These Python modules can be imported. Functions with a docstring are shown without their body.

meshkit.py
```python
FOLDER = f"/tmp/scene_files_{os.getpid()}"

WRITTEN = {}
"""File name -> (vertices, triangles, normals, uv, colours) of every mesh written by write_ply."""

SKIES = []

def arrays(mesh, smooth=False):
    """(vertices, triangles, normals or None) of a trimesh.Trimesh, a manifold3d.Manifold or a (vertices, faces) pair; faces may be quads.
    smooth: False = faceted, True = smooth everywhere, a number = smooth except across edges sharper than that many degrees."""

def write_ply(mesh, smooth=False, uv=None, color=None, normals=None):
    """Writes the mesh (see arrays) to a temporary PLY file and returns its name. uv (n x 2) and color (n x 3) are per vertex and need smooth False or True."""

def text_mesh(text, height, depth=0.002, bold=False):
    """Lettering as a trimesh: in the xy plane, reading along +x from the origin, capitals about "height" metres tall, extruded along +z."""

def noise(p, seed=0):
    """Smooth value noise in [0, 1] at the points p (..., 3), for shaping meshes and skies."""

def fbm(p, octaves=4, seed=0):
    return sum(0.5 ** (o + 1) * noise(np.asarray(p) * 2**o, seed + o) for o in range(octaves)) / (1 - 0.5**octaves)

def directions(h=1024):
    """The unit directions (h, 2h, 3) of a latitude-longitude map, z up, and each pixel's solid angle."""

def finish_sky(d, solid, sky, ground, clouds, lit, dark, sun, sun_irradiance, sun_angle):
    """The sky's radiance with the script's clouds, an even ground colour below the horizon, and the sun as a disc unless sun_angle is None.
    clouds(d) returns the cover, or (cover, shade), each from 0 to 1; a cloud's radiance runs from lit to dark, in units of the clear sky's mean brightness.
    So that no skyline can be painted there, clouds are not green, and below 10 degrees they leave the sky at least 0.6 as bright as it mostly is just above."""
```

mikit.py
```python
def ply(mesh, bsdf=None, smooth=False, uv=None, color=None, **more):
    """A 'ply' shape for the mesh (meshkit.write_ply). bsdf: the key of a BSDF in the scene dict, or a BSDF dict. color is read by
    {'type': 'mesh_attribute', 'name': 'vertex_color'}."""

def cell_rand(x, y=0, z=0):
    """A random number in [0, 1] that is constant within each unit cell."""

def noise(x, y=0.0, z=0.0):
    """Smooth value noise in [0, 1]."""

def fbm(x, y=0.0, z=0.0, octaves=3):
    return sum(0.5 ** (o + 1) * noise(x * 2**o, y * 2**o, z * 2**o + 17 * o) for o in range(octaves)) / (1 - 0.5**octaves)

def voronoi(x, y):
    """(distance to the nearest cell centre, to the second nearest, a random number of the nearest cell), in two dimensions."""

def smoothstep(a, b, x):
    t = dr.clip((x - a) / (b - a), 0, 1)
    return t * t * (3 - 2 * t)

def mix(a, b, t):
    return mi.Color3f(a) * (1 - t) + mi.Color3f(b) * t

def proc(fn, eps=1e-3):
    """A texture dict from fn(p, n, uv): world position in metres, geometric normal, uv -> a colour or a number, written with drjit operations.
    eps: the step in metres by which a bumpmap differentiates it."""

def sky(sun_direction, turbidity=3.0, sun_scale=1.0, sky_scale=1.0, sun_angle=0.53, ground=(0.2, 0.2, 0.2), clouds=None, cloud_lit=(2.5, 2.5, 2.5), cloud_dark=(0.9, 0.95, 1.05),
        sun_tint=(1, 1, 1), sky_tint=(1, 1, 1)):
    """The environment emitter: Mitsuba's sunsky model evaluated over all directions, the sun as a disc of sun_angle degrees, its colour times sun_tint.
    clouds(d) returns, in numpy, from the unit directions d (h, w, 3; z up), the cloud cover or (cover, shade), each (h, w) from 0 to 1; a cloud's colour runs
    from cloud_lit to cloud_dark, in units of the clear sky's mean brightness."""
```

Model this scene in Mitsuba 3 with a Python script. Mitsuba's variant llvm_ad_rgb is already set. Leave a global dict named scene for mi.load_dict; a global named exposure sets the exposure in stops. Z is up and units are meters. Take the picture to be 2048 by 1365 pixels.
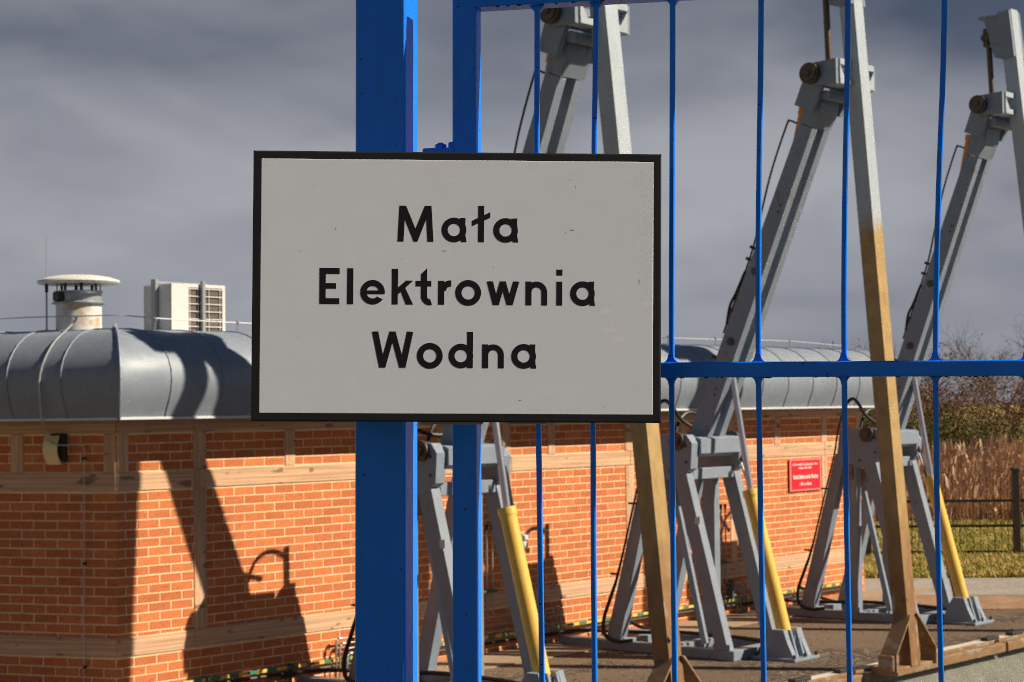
import math
import numpy as np, trimesh
import drjit as dr
import mitsuba as mi
import mikit, meshkit
from mikit import proc, noise, fbm, cell_rand, smoothstep, mix
from shapely.geometry import Polygon, LineString, Point, box as sbox
from shapely.ops import unary_union
from shapely import affinity

rng = np.random.default_rng(7)
T = mi.ScalarTransform4f
scene, labels = {}, {}

# ------------------------------------------------------------------ camera, light, exposure
EYE = np.array([0.0, 0.0, 2.639])
PITCH, ROLL = 0.0366887, 0.0137346
fwd = np.array([0, math.cos(PITCH), math.sin(PITCH)])
up0 = np.array([0, -math.sin(PITCH), math.cos(PITCH)])
cam_up = up0 * math.cos(ROLL) + np.array([1.0, 0, 0]) * math.sin(ROLL)
scene['camera'] = {
    'type': 'thinlens', 'fov': 30.981, 'fov_axis': 'x', 'near_clip': 0.05, 'far_clip': 6000.0,
    'aperture_radius': 0.0016, 'focus_distance': 2.76,
    'to_world': T().look_at(origin=EYE.tolist(), target=(EYE + fwd).tolist(), up=cam_up.tolist())}

TH1 = 0.846592444
U = np.array([math.cos(TH1), math.sin(TH1), 0])          # along the sunlit long wall, away from the camera
N = np.array([math.sin(TH1), -math.cos(TH1), 0])         # out of that wall
CORNER = np.array([-3.52544, 16.41588, 0.0])
Z3 = np.array([0, 0, 1.0])
SUN = N + 0.65 * U + 0.87 * Z3
SUN = SUN / np.linalg.norm(SUN)


def clouds(d):
    """A nearly closed deck of stratocumulus: streaky and paler low down, thick and dark higher up, as the photograph's sky darkens upwards."""
    el = np.arcsin(np.clip(d[..., 2], -1, 1))
    base = np.stack([d[..., 0], d[..., 1], el * 2.2], -1)
    warp = np.stack([meshkit.fbm(base * 5 + k * 13.1, 3, 40 + k) for k in range(3)], -1) - 0.5
    q = base + warp * np.array([0.14, 0.14, 0.13])
    s = 0.7 * meshkit.fbm(q * 6.0 + 4.4, 6, 31) + 0.3 * meshkit.fbm(q * 2.2 + 1.7, 2, 77)
    s = np.clip((s - 0.33) / 0.34, 0, 1)
    thick = np.clip((el - 0.13) / 0.45, 0, 1)
    top = np.clip((el - 0.10) / 0.10, 0, 1)
    return np.ones_like(s), np.clip(0.10 + 0.55 * s + 0.10 * top + 0.80 * thick, 0, 1)


scene['sky'] = mikit.sky(SUN.tolist(), turbidity=3.0, sun_scale=1.25, sun_tint=(0.88, 0.94, 1.04), clouds=clouds,
                         cloud_lit=(1.27, 1.29, 1.40), cloud_dark=(0.09, 0.16, 0.31), ground=(0.14, 0.12, 0.10))
exposure = 2.02


# ------------------------------------------------------------------ helpers
def frame(o, x, y, z):
    m = np.eye(4); m[:3, 0], m[:3, 1], m[:3, 2], m[:3, 3] = x, y, z, o
    return m


WALL = frame(CORNER, N, U, Z3)                            # (a out of wall, b along wall, z)


def put(mesh, m):
    mesh = mesh.copy(); mesh.apply_transform(m); return mesh


def hull_box(lo, hi, c=0.004):
    lo, hi = np.array(lo, float), np.array(hi, float)
    c = min(c, 0.45 * (hi - lo).min())
    pts = []
    for i in range(8):
        k = np.array([(i >> j) & 1 for j in range(3)])
        p = np.where(k, hi, lo); s = np.where(k, -c, c)
        for ax in range(3):
            q = p + s; q[ax] = p[ax]; pts.append(q)
    return trimesh.convex.convex_hull(np.array(pts))


def prism(poly, b0, b1, c=0.0):
    """polygon in the (a, z) plane, extruded along b from b0 to b1."""
    g = poly if isinstance(poly, Polygon) else Polygon(poly)
    m = trimesh.creation.extrude_polygon(g, b1 - b0, engine='earcut')
    v = m.vertices.copy()
    m.vertices = np.stack([v[:, 0], b0 + v[:, 2], v[:, 1]], 1)
    m.invert()
    return m


def bar(p, q, w, h, up=(0, 0, 1), c=0.004):
    """chamfered bar from p to q: w across, h along 'up'."""
    p, q = np.array(p, float), np.array(q, float)
    d = q - p; L = np.linalg.norm(d); d /= L
    s = np.cross(d, up); s /= np.linalg.norm(s); t = np.cross(s, d)
    return put(hull_box((0, -w / 2, -h / 2), (L, w / 2, h / 2), c), frame(p, d, s, t) if np.dot(np.cross(d, s), t) > 0 else frame(p, d, -s, t))


def tube(pts, r, n=8, caps=True):
    pts = np.array(pts, float); k = len(pts)
    r = np.broadcast_to(r, (k,))
    tan = np.gradient(pts, axis=0); tan /= np.linalg.norm(tan, axis=1, keepdims=True) + 1e-12
    ref = np.array([0, 0, 1.0]) if abs(tan[0][2]) < 0.9 else np.array([1.0, 0, 0])
    s = np.cross(tan[0], ref); s /= np.linalg.norm(s)
    vs = []
    for i in range(k):
        s = s - tan[i] * np.dot(s, tan[i]); s /= np.linalg.norm(s)
        t = np.cross(tan[i], s)
        a = np.arange(n) * 2 * np.pi / n
        vs.append(pts[i] + r[i] * (np.cos(a)[:, None] * s + np.sin(a)[:, None] * t))
    v = np.vstack(vs); f = []
    for i in range(k - 1):
        for j in range(n):
            a, b = i * n + j, i * n + (j + 1) % n
            f += [[a, b, b + n], [a, b + n, a + n]]
    if caps:
        v = np.vstack([v, pts[0], pts[-1]])
        for j in range(n):
            f += [[k * n, (j + 1) % n, j], [k * n + 1, (k - 1) * n + j, (k - 1) * n + (j + 1) % n]]
    return trimesh.Trimesh(v, np.array(f), process=False)


def spline(pts, n=24):
    pts = np.array(pts, float); k = len(pts)
    P = np.vstack([2 * pts[0] - pts[1], pts, 2 * pts[-1] - pts[-2]])
    out = []
    for t in np.linspace(0, k - 1, n):
        i = min(int(t), k - 2); x = t - i
        p0, p1, p2, p3 = P[i], P[i + 1], P[i + 2], P[i + 3]
        out.append(0.5 * (2 * p1 + (p2 - p0) * x + (2 * p0 - 5 * p1 + 4 * p2 - p3) * x * x + (3 * p1 - p0 - 3 * p2 + p3) * x ** 3))
    return np.array(out)


def lathe(prof, n=40):
    """prof: (r, z) pairs."""
    return trimesh.creation.revolve(np.array(prof, float), sections=n)


def cyl(p, q, r, n=24):
    p, q = np.array(p, float), np.array(q, float)
    return trimesh.creation.cylinder(radius=r, segment=[p, q], sections=n)


def cat(*ms):
    return trimesh.util.concatenate([m for m in ms if m is not None])


used = {}


def key_of(name, parent=None):
    k = (parent + '__' if parent else '') + name
    i = used.get(k, 0); used[k] = i + 1
    return k if i == 0 else f'{k}_{i:03d}'


def thing(name, label, category, group=None):
    k = key_of(name)
    labels[k] = {'label': label, 'category': category}
    if group: labels[k]['group'] = group
    return k


def part(parent, name, mesh, mat, smooth=30, label=None, kind=None):
    k = key_of(name, parent)
    scene[k] = mikit.ply(mesh, mat, smooth=smooth)
    if label or kind:
        labels[k] = {}
        if label: labels[k]['label'] = label
        if kind: labels[k]['kind'] = kind
    return k


def single(name, mesh, mat, label, category=None, group=None, kind=None, smooth=30):
    k = key_of(name)
    scene[k] = mikit.ply(mesh, mat, smooth=smooth)
    labels[k] = {'label': label}
    if category: labels[k]['category'] = category
    if group: labels[k]['group'] = group
    if kind: labels[k]['kind'] = kind
    return k


# ------------------------------------------------------------------ materials
def pbr(name, base, rough=0.5, metallic=0.0, bump=None, bscale=1.0, two=True, **kw):
    tex = base if isinstance(base, dict) else {'type': 'rgb', 'value': list(base)}
    rt = rough if isinstance(rough, dict) else float(rough)
    d = {'type': 'principled', 'base_color': tex, 'roughness': rt, 'metallic': float(metallic), **kw}
    if bump is not None:
        d = {'type': 'bumpmap', 'arbitrary': bump, 'scale': bscale, 'bsdf': d}
    scene[name] = {'type': 'twosided', 'bsdf': d} if two else d
    return name


def col(c): return mi.Color3f(*c)


def brick_tex(c):
    def fn(p, n, uv):
        g = fbm(p.x * 60, p.y * 60, p.z * 60, 3)
        big = fbm(p.x * 7 + 3, p.y * 7, p.z * 9, 2)
        dark = smoothstep(0.66, 0.8, fbm(p.x * 25, p.y * 25 + 7, p.z * 40, 3))
        return mix(col(c) * (0.78 + 0.3 * g + 0.2 * big), col((0.16, 0.06, 0.035)), dark * 0.45)
    return proc(fn)


for i, c in enumerate([(0.56, 0.172, 0.054), (0.50, 0.147, 0.047), (0.60, 0.192, 0.060), (0.54, 0.160, 0.056)]):
    pbr(f'm_brick{i}', brick_tex(c), 0.85)
pbr('m_mortar', proc(lambda p, n, uv: col((0.84, 0.64, 0.40)) * (0.75 + 0.4 * fbm(p.x * 40, p.y * 40, p.z * 40, 3))), 0.95)


def wood(hor):
    def fn(p, n, uv):
        if hor: x, y, z = p.x * 1.6, p.y * 1.6, p.z * 55
        else: x, y, z = p.x * 55, p.y * 55, p.z * 1.6
        g = fbm(x, y, z, 4)
        patch = fbm(p.x * 2.3, p.y * 2.3 + 5, p.z * 3, 3)
        knot = smoothstep(0.70, 0.78, fbm(p.x * 6, p.y * 6 + 2, p.z * 14, 2))
        c = mix((0.46, 0.255, 0.145), (0.74, 0.475, 0.28), smoothstep(0.25, 0.75, g))
        c = mix(c, col((0.58, 0.40, 0.27)), patch * 0.55)
        return mix(c, col((0.13, 0.075, 0.05)), knot * 0.7)
    return proc(fn)


pbr('m_timber_h', wood(True), 0.8)
pbr('m_timber_v', wood(False), 0.8)


def zinc(p, n, uv):
    g = fbm(p.x * 3, p.y * 3, p.z * 3, 4)
    s = fbm(p.x * 30, p.y * 30, p.z * 6, 3)
    spot = smoothstep(0.79, 0.84, fbm(p.x * 16, p.y * 16 + 4, p.z * 16, 3))
    return mix(mix((0.195, 0.235, 0.295), (0.265, 0.31, 0.37), g) * (0.88 + 0.22 * s), col((0.62, 0.64, 0.65)), spot * 0.35)


pbr('m_zinc', proc(zinc), proc(lambda p, n, uv: 0.40 + 0.22 * fbm(p.x * 4, p.y * 4, p.z * 4, 3)), metallic=0.1, specular=0.5)
pbr('m_lip', (0.62, 0.64, 0.66), 0.4)


def grey_paint(p, n, uv):
    g = fbm(p.x * 9, p.y * 9, p.z * 4, 4)
    rust = smoothstep(0.70, 0.80, fbm(p.x * 13, p.y * 13, p.z * 5 + 3, 4))
    return mix(col((0.225, 0.272, 0.34)) * (0.86 + 0.28 * g), col((0.20, 0.12, 0.07)), rust * 0.5)


pbr('m_grey', proc(grey_paint), 0.45, specular=0.4)


def arm_paint(p, n, uv):
    """Grey paint above the waterline of the parked stroke, brown river stain below it."""
    g = fbm(p.x * 9, p.y * 9, p.z * 3, 4)
    edge = p.z + 0.22 * (fbm(p.x * 10, p.y * 10, p.z * 5 + 7, 3) - 0.5)
    t = smoothstep(4.58, 4.32, edge)
    streak = fbm(p.x * 16, p.y * 16, p.z * 7.0, 4)
    low = smoothstep(2.2, 0.6, p.z + 0.8 * (g - 0.5))
    brown = mix((0.45, 0.305, 0.13), (0.27, 0.145, 0.065), low) * (0.66 + 0.55 * streak)
    pale = smoothstep(0.66, 0.76, fbm(p.x * 14 + 4, p.y * 14, p.z * 3, 3)) * smoothstep(2.0, 1.0, p.z)
    brown = mix(brown, col((0.42, 0.42, 0.36)), pale * 0.6)
    return mix(col((0.40, 0.46, 0.52)) * (0.88 + 0.22 * g), brown, t)


pbr('m_arm', proc(arm_paint), 0.5, specular=0.3)


def rake_brown(p, n, uv):
    g = fbm(p.x * 12, p.y * 12, p.z * 20, 4)
    pale = smoothstep(0.60, 0.72, fbm(p.x * 7 + 9, p.y * 7, p.z * 9, 3))
    return mix(mix((0.16, 0.088, 0.042), (0.33, 0.205, 0.10), g), col((0.40, 0.37, 0.31)), pale * 0.40)


pbr('m_rake', proc(rake_brown), 0.6)
pbr('m_pin', proc(lambda p, n, uv: mix((0.055, 0.042, 0.036), (0.13, 0.10, 0.08), fbm(p.x * 30, p.y * 30, p.z * 30, 3))), 0.45, metallic=0.3)
pbr('m_yellow', proc(lambda p, n, uv: mix(col((0.80, 0.50, 0.085)) * (0.86 + 0.25 * fbm(p.x * 12, p.y * 12, p.z * 4, 3)), col((0.22, 0.13, 0.06)), 0.6 * smoothstep(0.76, 0.82, fbm(p.x * 40, p.y * 40, p.z * 30, 3)))), 0.4, specular=0.5)
pbr('m_orange', (0.75, 0.27, 0.03), 0.45)
pbr('m_chrome', (0.50, 0.49, 0.55), 0.30, metallic=0.8)
pbr('m_rodbrown', (0.12, 0.09, 0.07), 0.5, metallic=0.4)
pbr('m_hose', (0.018, 0.018, 0.02), 0.5)
pbr('m_steel', (0.36, 0.30, 0.24), 0.45, metallic=0.5)
pbr('m_greenclamp', (0.05, 0.10, 0.08), 0.6)


def blue(p, n, uv):
    g = fbm(p.x * 60, p.y * 60, p.z * 12, 3)
    ch = smoothstep(0.80, 0.83, fbm(p.x * 130, p.y * 130, p.z * 130 + 5, 3))
    return mix(col((0.002, 0.20, 0.90)) * (0.90 + 0.2 * g), col((0.02, 0.02, 0.03)), ch)


def blue_bump(p, n, uv):
    return fbm(p.x * 160, p.y * 160, p.z * 90, 3)


pbr('m_blue', proc(blue), 0.32, bump=proc(blue_bump, eps=5e-4), bscale=0.0006, specular=0.35)
pbr('m_bluedark', (0.012, 0.018, 0.045), 0.5)
pbr('m_frame', proc(lambda p, n, uv: col((0.014, 0.014, 0.016)) * (0.8 + 0.5 * fbm(p.x * 90, p.y * 90, p.z * 90, 3))), 0.6, specular=0.25)


pbr('m_letter', (0.010, 0.009, 0.012), 0.6, specular=0.2)
pbr('m_red', (0.62, 0.015, 0.025), 0.4)
pbr('m_redrim', (0.66, 0.20, 0.20), 0.4)
pbr('m_white', (0.66, 0.65, 0.63), 0.5)
pbr('m_whitesign', (0.80, 0.80, 0.80), 0.5)
pbr('m_ivory', (0.86, 0.72, 0.38), 0.5)
pbr('m_dark', (0.03, 0.028, 0.028), 0.6)
pbr('m_galv', (0.34, 0.37, 0.40), 0.4, metallic=0.4)
pbr('m_wire', (0.50, 0.52, 0.55), 0.4, metallic=0.4)
pbr('m_coil', proc(lambda p, n, uv: col((0.10, 0.085, 0.07)) * (0.7 + 0.6 * noise(p.x * 3, p.y * 3, p.z * 90))), 0.6)


def vent_paint(p, n, uv):
    g = fbm(p.x * 14, p.y * 14, p.z * 14, 4)
    rust = smoothstep(0.54, 0.74, fbm(p.x * 7 + 1, p.y * 7 + 2, p.z * 6, 4)) * smoothstep(3.85, 3.55, p.z)
    return mix(col((0.62, 0.62, 0.60)) * (0.85 + 0.2 * g), col((0.46, 0.26, 0.10)), rust * 0.8)


pbr('m_vent', proc(vent_paint), 0.5)
pbr('m_yellowband', (0.70, 0.52, 0.12), 0.5)
pbr('m_greenband', (0.03, 0.24, 0.12), 0.5)


def concrete(p, n, uv):
    fine = fbm(p.x * 45, p.y * 45, p.z * 45, 4)
    big = fbm(p.x * 0.9, p.y * 0.9 + 4, 0.0, 4)
    a = (p.x - CORNER[0]) * N[0] + (p.y - CORNER[1]) * N[1]
    b = (p.x - CORNER[0]) * U[0] + (p.y - CORNER[1]) * U[1]
    grime = smoothstep(0.45, 0.62, fbm(a * 1.3, b * 0.7, 0.0, 4))
    speck = smoothstep(0.58, 0.66, fbm(p.x * 26, p.y * 26, 0.0, 3))
    c = mix((0.095, 0.064, 0.042), (0.150, 0.108, 0.074), big) * (0.72 + 0.5 * fine)
    c = mix(c, col((0.050, 0.033, 0.023)) * (0.6 + 0.8 * fine), grime * 0.8)
    return mix(c, col((0.32, 0.27, 0.21)), speck * grime * 0.4)


pbr('m_deck', proc(concrete), 0.9)
pbr('m_grit', (0.22, 0.175, 0.13), 0.9)
pbr('m_plinth', proc(lambda p, n, uv: mix((0.20, 0.15, 0.10), (0.33, 0.26, 0.18), fbm(p.x * 2.5, p.y * 2.5, 0.0, 4)) * (0.75 + 0.5 * fbm(p.x * 40, p.y * 40, 0.0, 3))), 0.9)
pbr('m_edge', proc(lambda p, n, uv: mix((0.35, 0.31, 0.26), (0.66, 0.62, 0.54), fbm(p.x * 9, p.y * 9, p.z * 20, 4))), 0.8)
pbr('m_rackbar', proc(lambda p, n, uv: mix((0.33, 0.33, 0.29), (0.50, 0.50, 0.44), fbm(p.x * 5, p.y * 5, p.z * 5, 3))), 0.7)


def land(p, n, uv):
    fine = fbm(p.x * 9, p.y * 9, 0.0, 4)
    big = fbm(p.x * 0.35, p.y * 0.35, 0.0, 4)
    dry = smoothstep(0.42, 0.60, big)
    return mix((0.22, 0.21, 0.045), (0.40, 0.29, 0.12), dry) * (0.6 + 0.8 * fine)


pbr('m_land', proc(land), 0.95)
pbr('m_bank', proc(lambda p, n, uv: mix((0.045, 0.055, 0.018), (0.085, 0.075, 0.04), fbm(p.x * 3, p.y * 3, 0.0, 4))), 0.95)
pbr('m_path', proc(lambda p, n, uv: mix((0.21, 0.19, 0.17), (0.30, 0.27, 0.24), fbm(p.x * 4, p.y * 4, 0.0, 4)) * (0.75 + 0.5 * fbm(p.x * 30, p.y * 30, 0.0, 2))), 0.95)
pbr('m_leafmould', proc(lambda p, n, uv: mix((0.17, 0.09, 0.05), (0.32, 0.21, 0.13), fbm(p.x * 7, p.y * 7, 0.0, 4))), 0.95)
pbr('m_water', (0.03, 0.04, 0.035), 0.08)
for i, c in enumerate([(0.36, 0.33, 0.07), (0.50, 0.38, 0.14), (0.26, 0.29, 0.05)]):
    pbr(f'm_grass{i}', c, 0.9)
for i, c in enumerate([(0.55, 0.35, 0.22), (0.40, 0.25, 0.16), (0.66, 0.47, 0.31)]):
    pbr(f'm_reed{i}', c, 0.9)
for i, c in enumerate([(0.060, 0.078, 0.014), (0.115, 0.145, 0.022), (0.15, 0.095, 0.048), (0.23, 0.125, 0.068)]):
    pbr(f'm_bush{i}', c, 0.9)
pbr('m_bark', (0.10, 0.075, 0.06), 0.9)
pbr('m_fence', (0.045, 0.035, 0.033), 0.6)


# ------------------------------------------------------------------ the ground
def sheet(pts, z):
    v = np.array([[x, y, z] for x, y in pts]); g = Polygon(pts)
    vv, ff = trimesh.creation.triangulate_polygon(g, engine='earcut')
    m = trimesh.Trimesh(np.column_stack([vv, np.full(len(vv), z)]), ff, process=False)
    if m.face_normals[0][2] < 0: m.invert()
    return m


def wxy(a, b): return (CORNER + a * N + b * U)[:2]


DECK_A = 3.85
far_ = 2500.0
land_poly = Polygon([wxy(DECK_A, -400), wxy(DECK_A, 900), wxy(-3000, 3000), wxy(-3000, -400)])
single('ground', sheet(list(land_poly.exterior.coords)[:-1], -0.012), 'm_land', 'wide flat grassland around the building', kind='structure')
deck = hull_box((-14.0, -9.0, -0.60), (DECK_A - 0.12, 15.5, 0.0), 0.02)
single('paved_yard', put(deck, WALL), 'm_deck', 'stained brown grey concrete yard between the building and the water', kind='structure')
single('wall_footpath', put(hull_box((0.0, -1.5, -0.1), (0.78, 13.6, 0.012), 0.006), WALL), 'm_plinth', 'lighter tan concrete strip along the foot of the long wall', kind='structure')
single('leaf_litter', sheet([(-2, 25.6), (-2, 23.6), (3, 23.9), (9, 23.4), (20, 21.8), (40, 19.0), (40, 23.0), (20, 24.4), (9, 25.2), (5, 25.7)], 0.006), 'm_leafmould', 'reddish brown litter strip before the path', kind='structure')
single('path', sheet([(-2, 28.4), (-2, 25.4), (5, 25.5), (9, 25.0), (20, 24.2), (40, 22.8), (40, 26.8), (20, 27.3), (9, 27.6), (5, 28.0)], 0.010), 'm_path', 'pale grey gravel path crossing behind the yard', kind='structure')
single('riverbank', hull_box((-40, -30, 0.0), (40, 7.2, 1.02), 0.05), 'm_bank', 'raised grassy bank under the gate', kind='structure')
single('water', sheet([(-300, -300), (400, -300), (400, 800), (-300, 100)], -1.6), 'm_water', 'dark water of the intake channel', kind='structure')
single('quay_wall', put(hull_box((DECK_A - 0.12, -30.0, -4.0), (DECK_A, 40.0, -0.06), 0.01), WALL), 'm_edge', 'concrete wall under the edge of the yard', kind='structure')

gn = 2600
ga, gb = rng.uniform(0.8, DECK_A - 0.15, gn), rng.uniform(0.0, 14.5, gn)
gd = meshkit.fbm(np.stack([ga * 1.1, gb * 0.8, 0 * ga], 1), 3, 17)
ok_ = rng.random(gn) < np.clip((gd - 0.38) * 5, 0.04, 1)
ga, gb = ga[ok_], gb[ok_]
oct_ = np.array([[1, 0, 0], [-1, 0, 0], [0, 1, 0], [0, -1, 0], [0, 0, 1], [0, 0, -1.0]])
of_ = np.array([[0, 2, 4], [2, 1, 4], [1, 3, 4], [3, 0, 4], [2, 0, 5], [1, 2, 5], [3, 1, 5], [0, 3, 5]])
sz_ = rng.uniform(0.006, 0.020, (len(ga), 1, 3)) * np.array([1, 1, 0.6])
gv = (oct_[None] * sz_) + np.stack([ga, gb, 0.004 + 0 * ga], 1)[:, None, :]
gm = trimesh.Trimesh(gv.reshape(-1, 3), (of_[None] + 6 * np.arange(len(ga))[:, None, None]).reshape(-1, 3), process=False)
single('yard_grit', put(gm, WALL), 'm_grit', 'loose pale grit and small stones scattered on the yard', 'grit', kind='stuff', smooth=False)

# ------------------------------------------------------------------ the brick building
bld = thing('brick_building', 'single storey orange brick building with timber beams and a rounded grey metal roof', 'building')
U2 = np.array([-0.94344409, 0.33153167, 0.0])
N2 = np.array([-0.33153167, -0.94344409, 0.0])
LEFT = frame(CORNER, N2, -U2, Z3)                         # (a out of the shaded wall, b negative to the left)
LEN, LLEN = 12.68, 6.0
P1 = CORNER + U * LEN
P2 = P1 - N * 7.0
P4 = CORNER + U2 * LLEN
P3 = P4 - N2 * 5.0
foot = [CORNER[:2], P1[:2], P2[:2], P3[:2], P4[:2]]
core = Polygon(foot).buffer(-0.0028, join_style=2)
core_m = trimesh.creation.extrude_polygon(core, 3.0, engine='earcut')
wall = part(bld, 'wall', core_m, 'm_mortar', smooth=False)

ZONES = [(0.006, 0.477, 0.183), (0.655, 1.945, 0.098), (2.122, 2.462, 0.10)]   # (bottom, top, joint phase on the long wall)
LPH = [0.014, 0.985, 0.868]
CZ, BL, JT = 0.08333, 0.25, 0.0105


def brick(b0, b1, z0, z1):
    d = rng.normal(0, 0.0006)
    a1 = 0.0 + d; c = 0.0018
    t = rng.normal(0, 0.0006, 4)
    v = np.array([[-0.05, b0, z0], [-0.05, b1, z0], [-0.05, b1, z1], [-0.05, b0, z1],
                  [a1 - c, b0, z0], [a1 - c, b1, z0], [a1 - c, b1, z1], [a1 - c, b0, z1],
                  [a1 + t[0], b0 + c, z0 + c], [a1 + t[1], b1 - c, z0 + c], [a1 + t[2], b1 - c, z1 - c], [a1 + t[3], b0 + c, z1 - c]])
    f = []
    for k in (0, 4):
        for j in range(4):
            i, q = k + j, k + (j + 1) % 4
            f += [[i, q, q + 4], [i, q + 4, i + 4]]
    f += [[8, 9, 10], [8, 10, 11]]
    return trimesh.Trimesh(v, np.array(f), process=False)


allb = []
for M, Lw, ph_of, sgn in ((WALL, LEN, [z[2] for z in ZONES], 1), (LEFT, LLEN, LPH, -1)):
    for zi, (zb, zt, _) in enumerate(ZONES):
        top, row = zt - JT, 0
        while top > zb + 0.012:
            bot = max(top - (CZ - JT), zb)
            ph = ph_of[zi] + (BL / 2 if row % 2 else 0)
            if zi == 2: ph += BL / 2 * 0 if sgn > 0 else 0
            s0 = (ph % BL) - BL
            while s0 < Lw:
                b0, b1 = max(s0 + JT / 2 + rng.normal(0, 0.001), 0.0 if s0 < 0 else 0), min(s0 + BL - JT / 2 + rng.normal(0, 0.001), Lw)
                if b1 - b0 > 0.02:
                    zz0, zz1 = bot + rng.normal(0, 0.0008), top + rng.normal(0, 0.0008)
                    if sgn > 0: m = brick(b0, b1, zz0, zz1)
                    else: m = brick(-b1, -b0, zz0, zz1)
                    c = (M @ np.array([0, sgn * (b0 + b1) / 2, (zz0 + zz1) / 2, 1]))[:3]
                    rel = c - EYE
                    ok = abs(rel[0] / rel[1]) < 0.283
                    allb.append((0 if ok else 1, np.linalg.norm(rel), put(m, M), int(rng.integers(0, 4))))
                s0 += BL
            top -= CZ; row += 1
order = sorted(range(len(allb)), key=lambda i: (allb[i][0], allb[i][1]))
for i in order[:298]:
    part(wall, 'brick', allb[i][2], f'm_brick{allb[i][3]}', smooth=False)
for v in range(4):
    rest = [allb[i][2] for i in order[298:] if allb[i][3] == v]
    if v == 0:
        kk = wall + '__brickwork'
    part(wall, 'brickwork', cat(*rest), f'm_brick{v}', smooth=False, kind='stuff')


def tb(M, lo, hi, mat, name):
    part(bld, name, put(hull_box(lo, hi, 0.005), M), mat, smooth=False)


PR = 0.012
for M, sg, L_ in ((WALL, 1, LEN), (LEFT, -1, LLEN)):
    def span(b0, b1): return (b0, b1) if sg > 0 else (-b1, -b0)
    cuts = [0.0, 0.863, 3.2, 5.27, 7.4, 9.6, 11.7, LEN] if sg > 0 else [0.0, 1.9, 3.9, LLEN]
    for c0, c1 in zip(cuts[:-1], cuts[1:]):                                   # horizontal beams, butted piece by piece
        g0, g1 = span(c0 + 0.002, c1 - 0.002)
        tb(M, (-0.05, g0, 0.486), (PR, g1, 0.652), 'm_timber_h', 'timber_beam')
        tb(M, (-0.05, g0, 1.953), (PR, g1, 2.118), 'm_timber_h', 'timber_beam')
        tb(M, (-0.05, g0, 2.470), (PR + 0.006, g1, 2.60), 'm_timber_h', 'top_plate')
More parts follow.
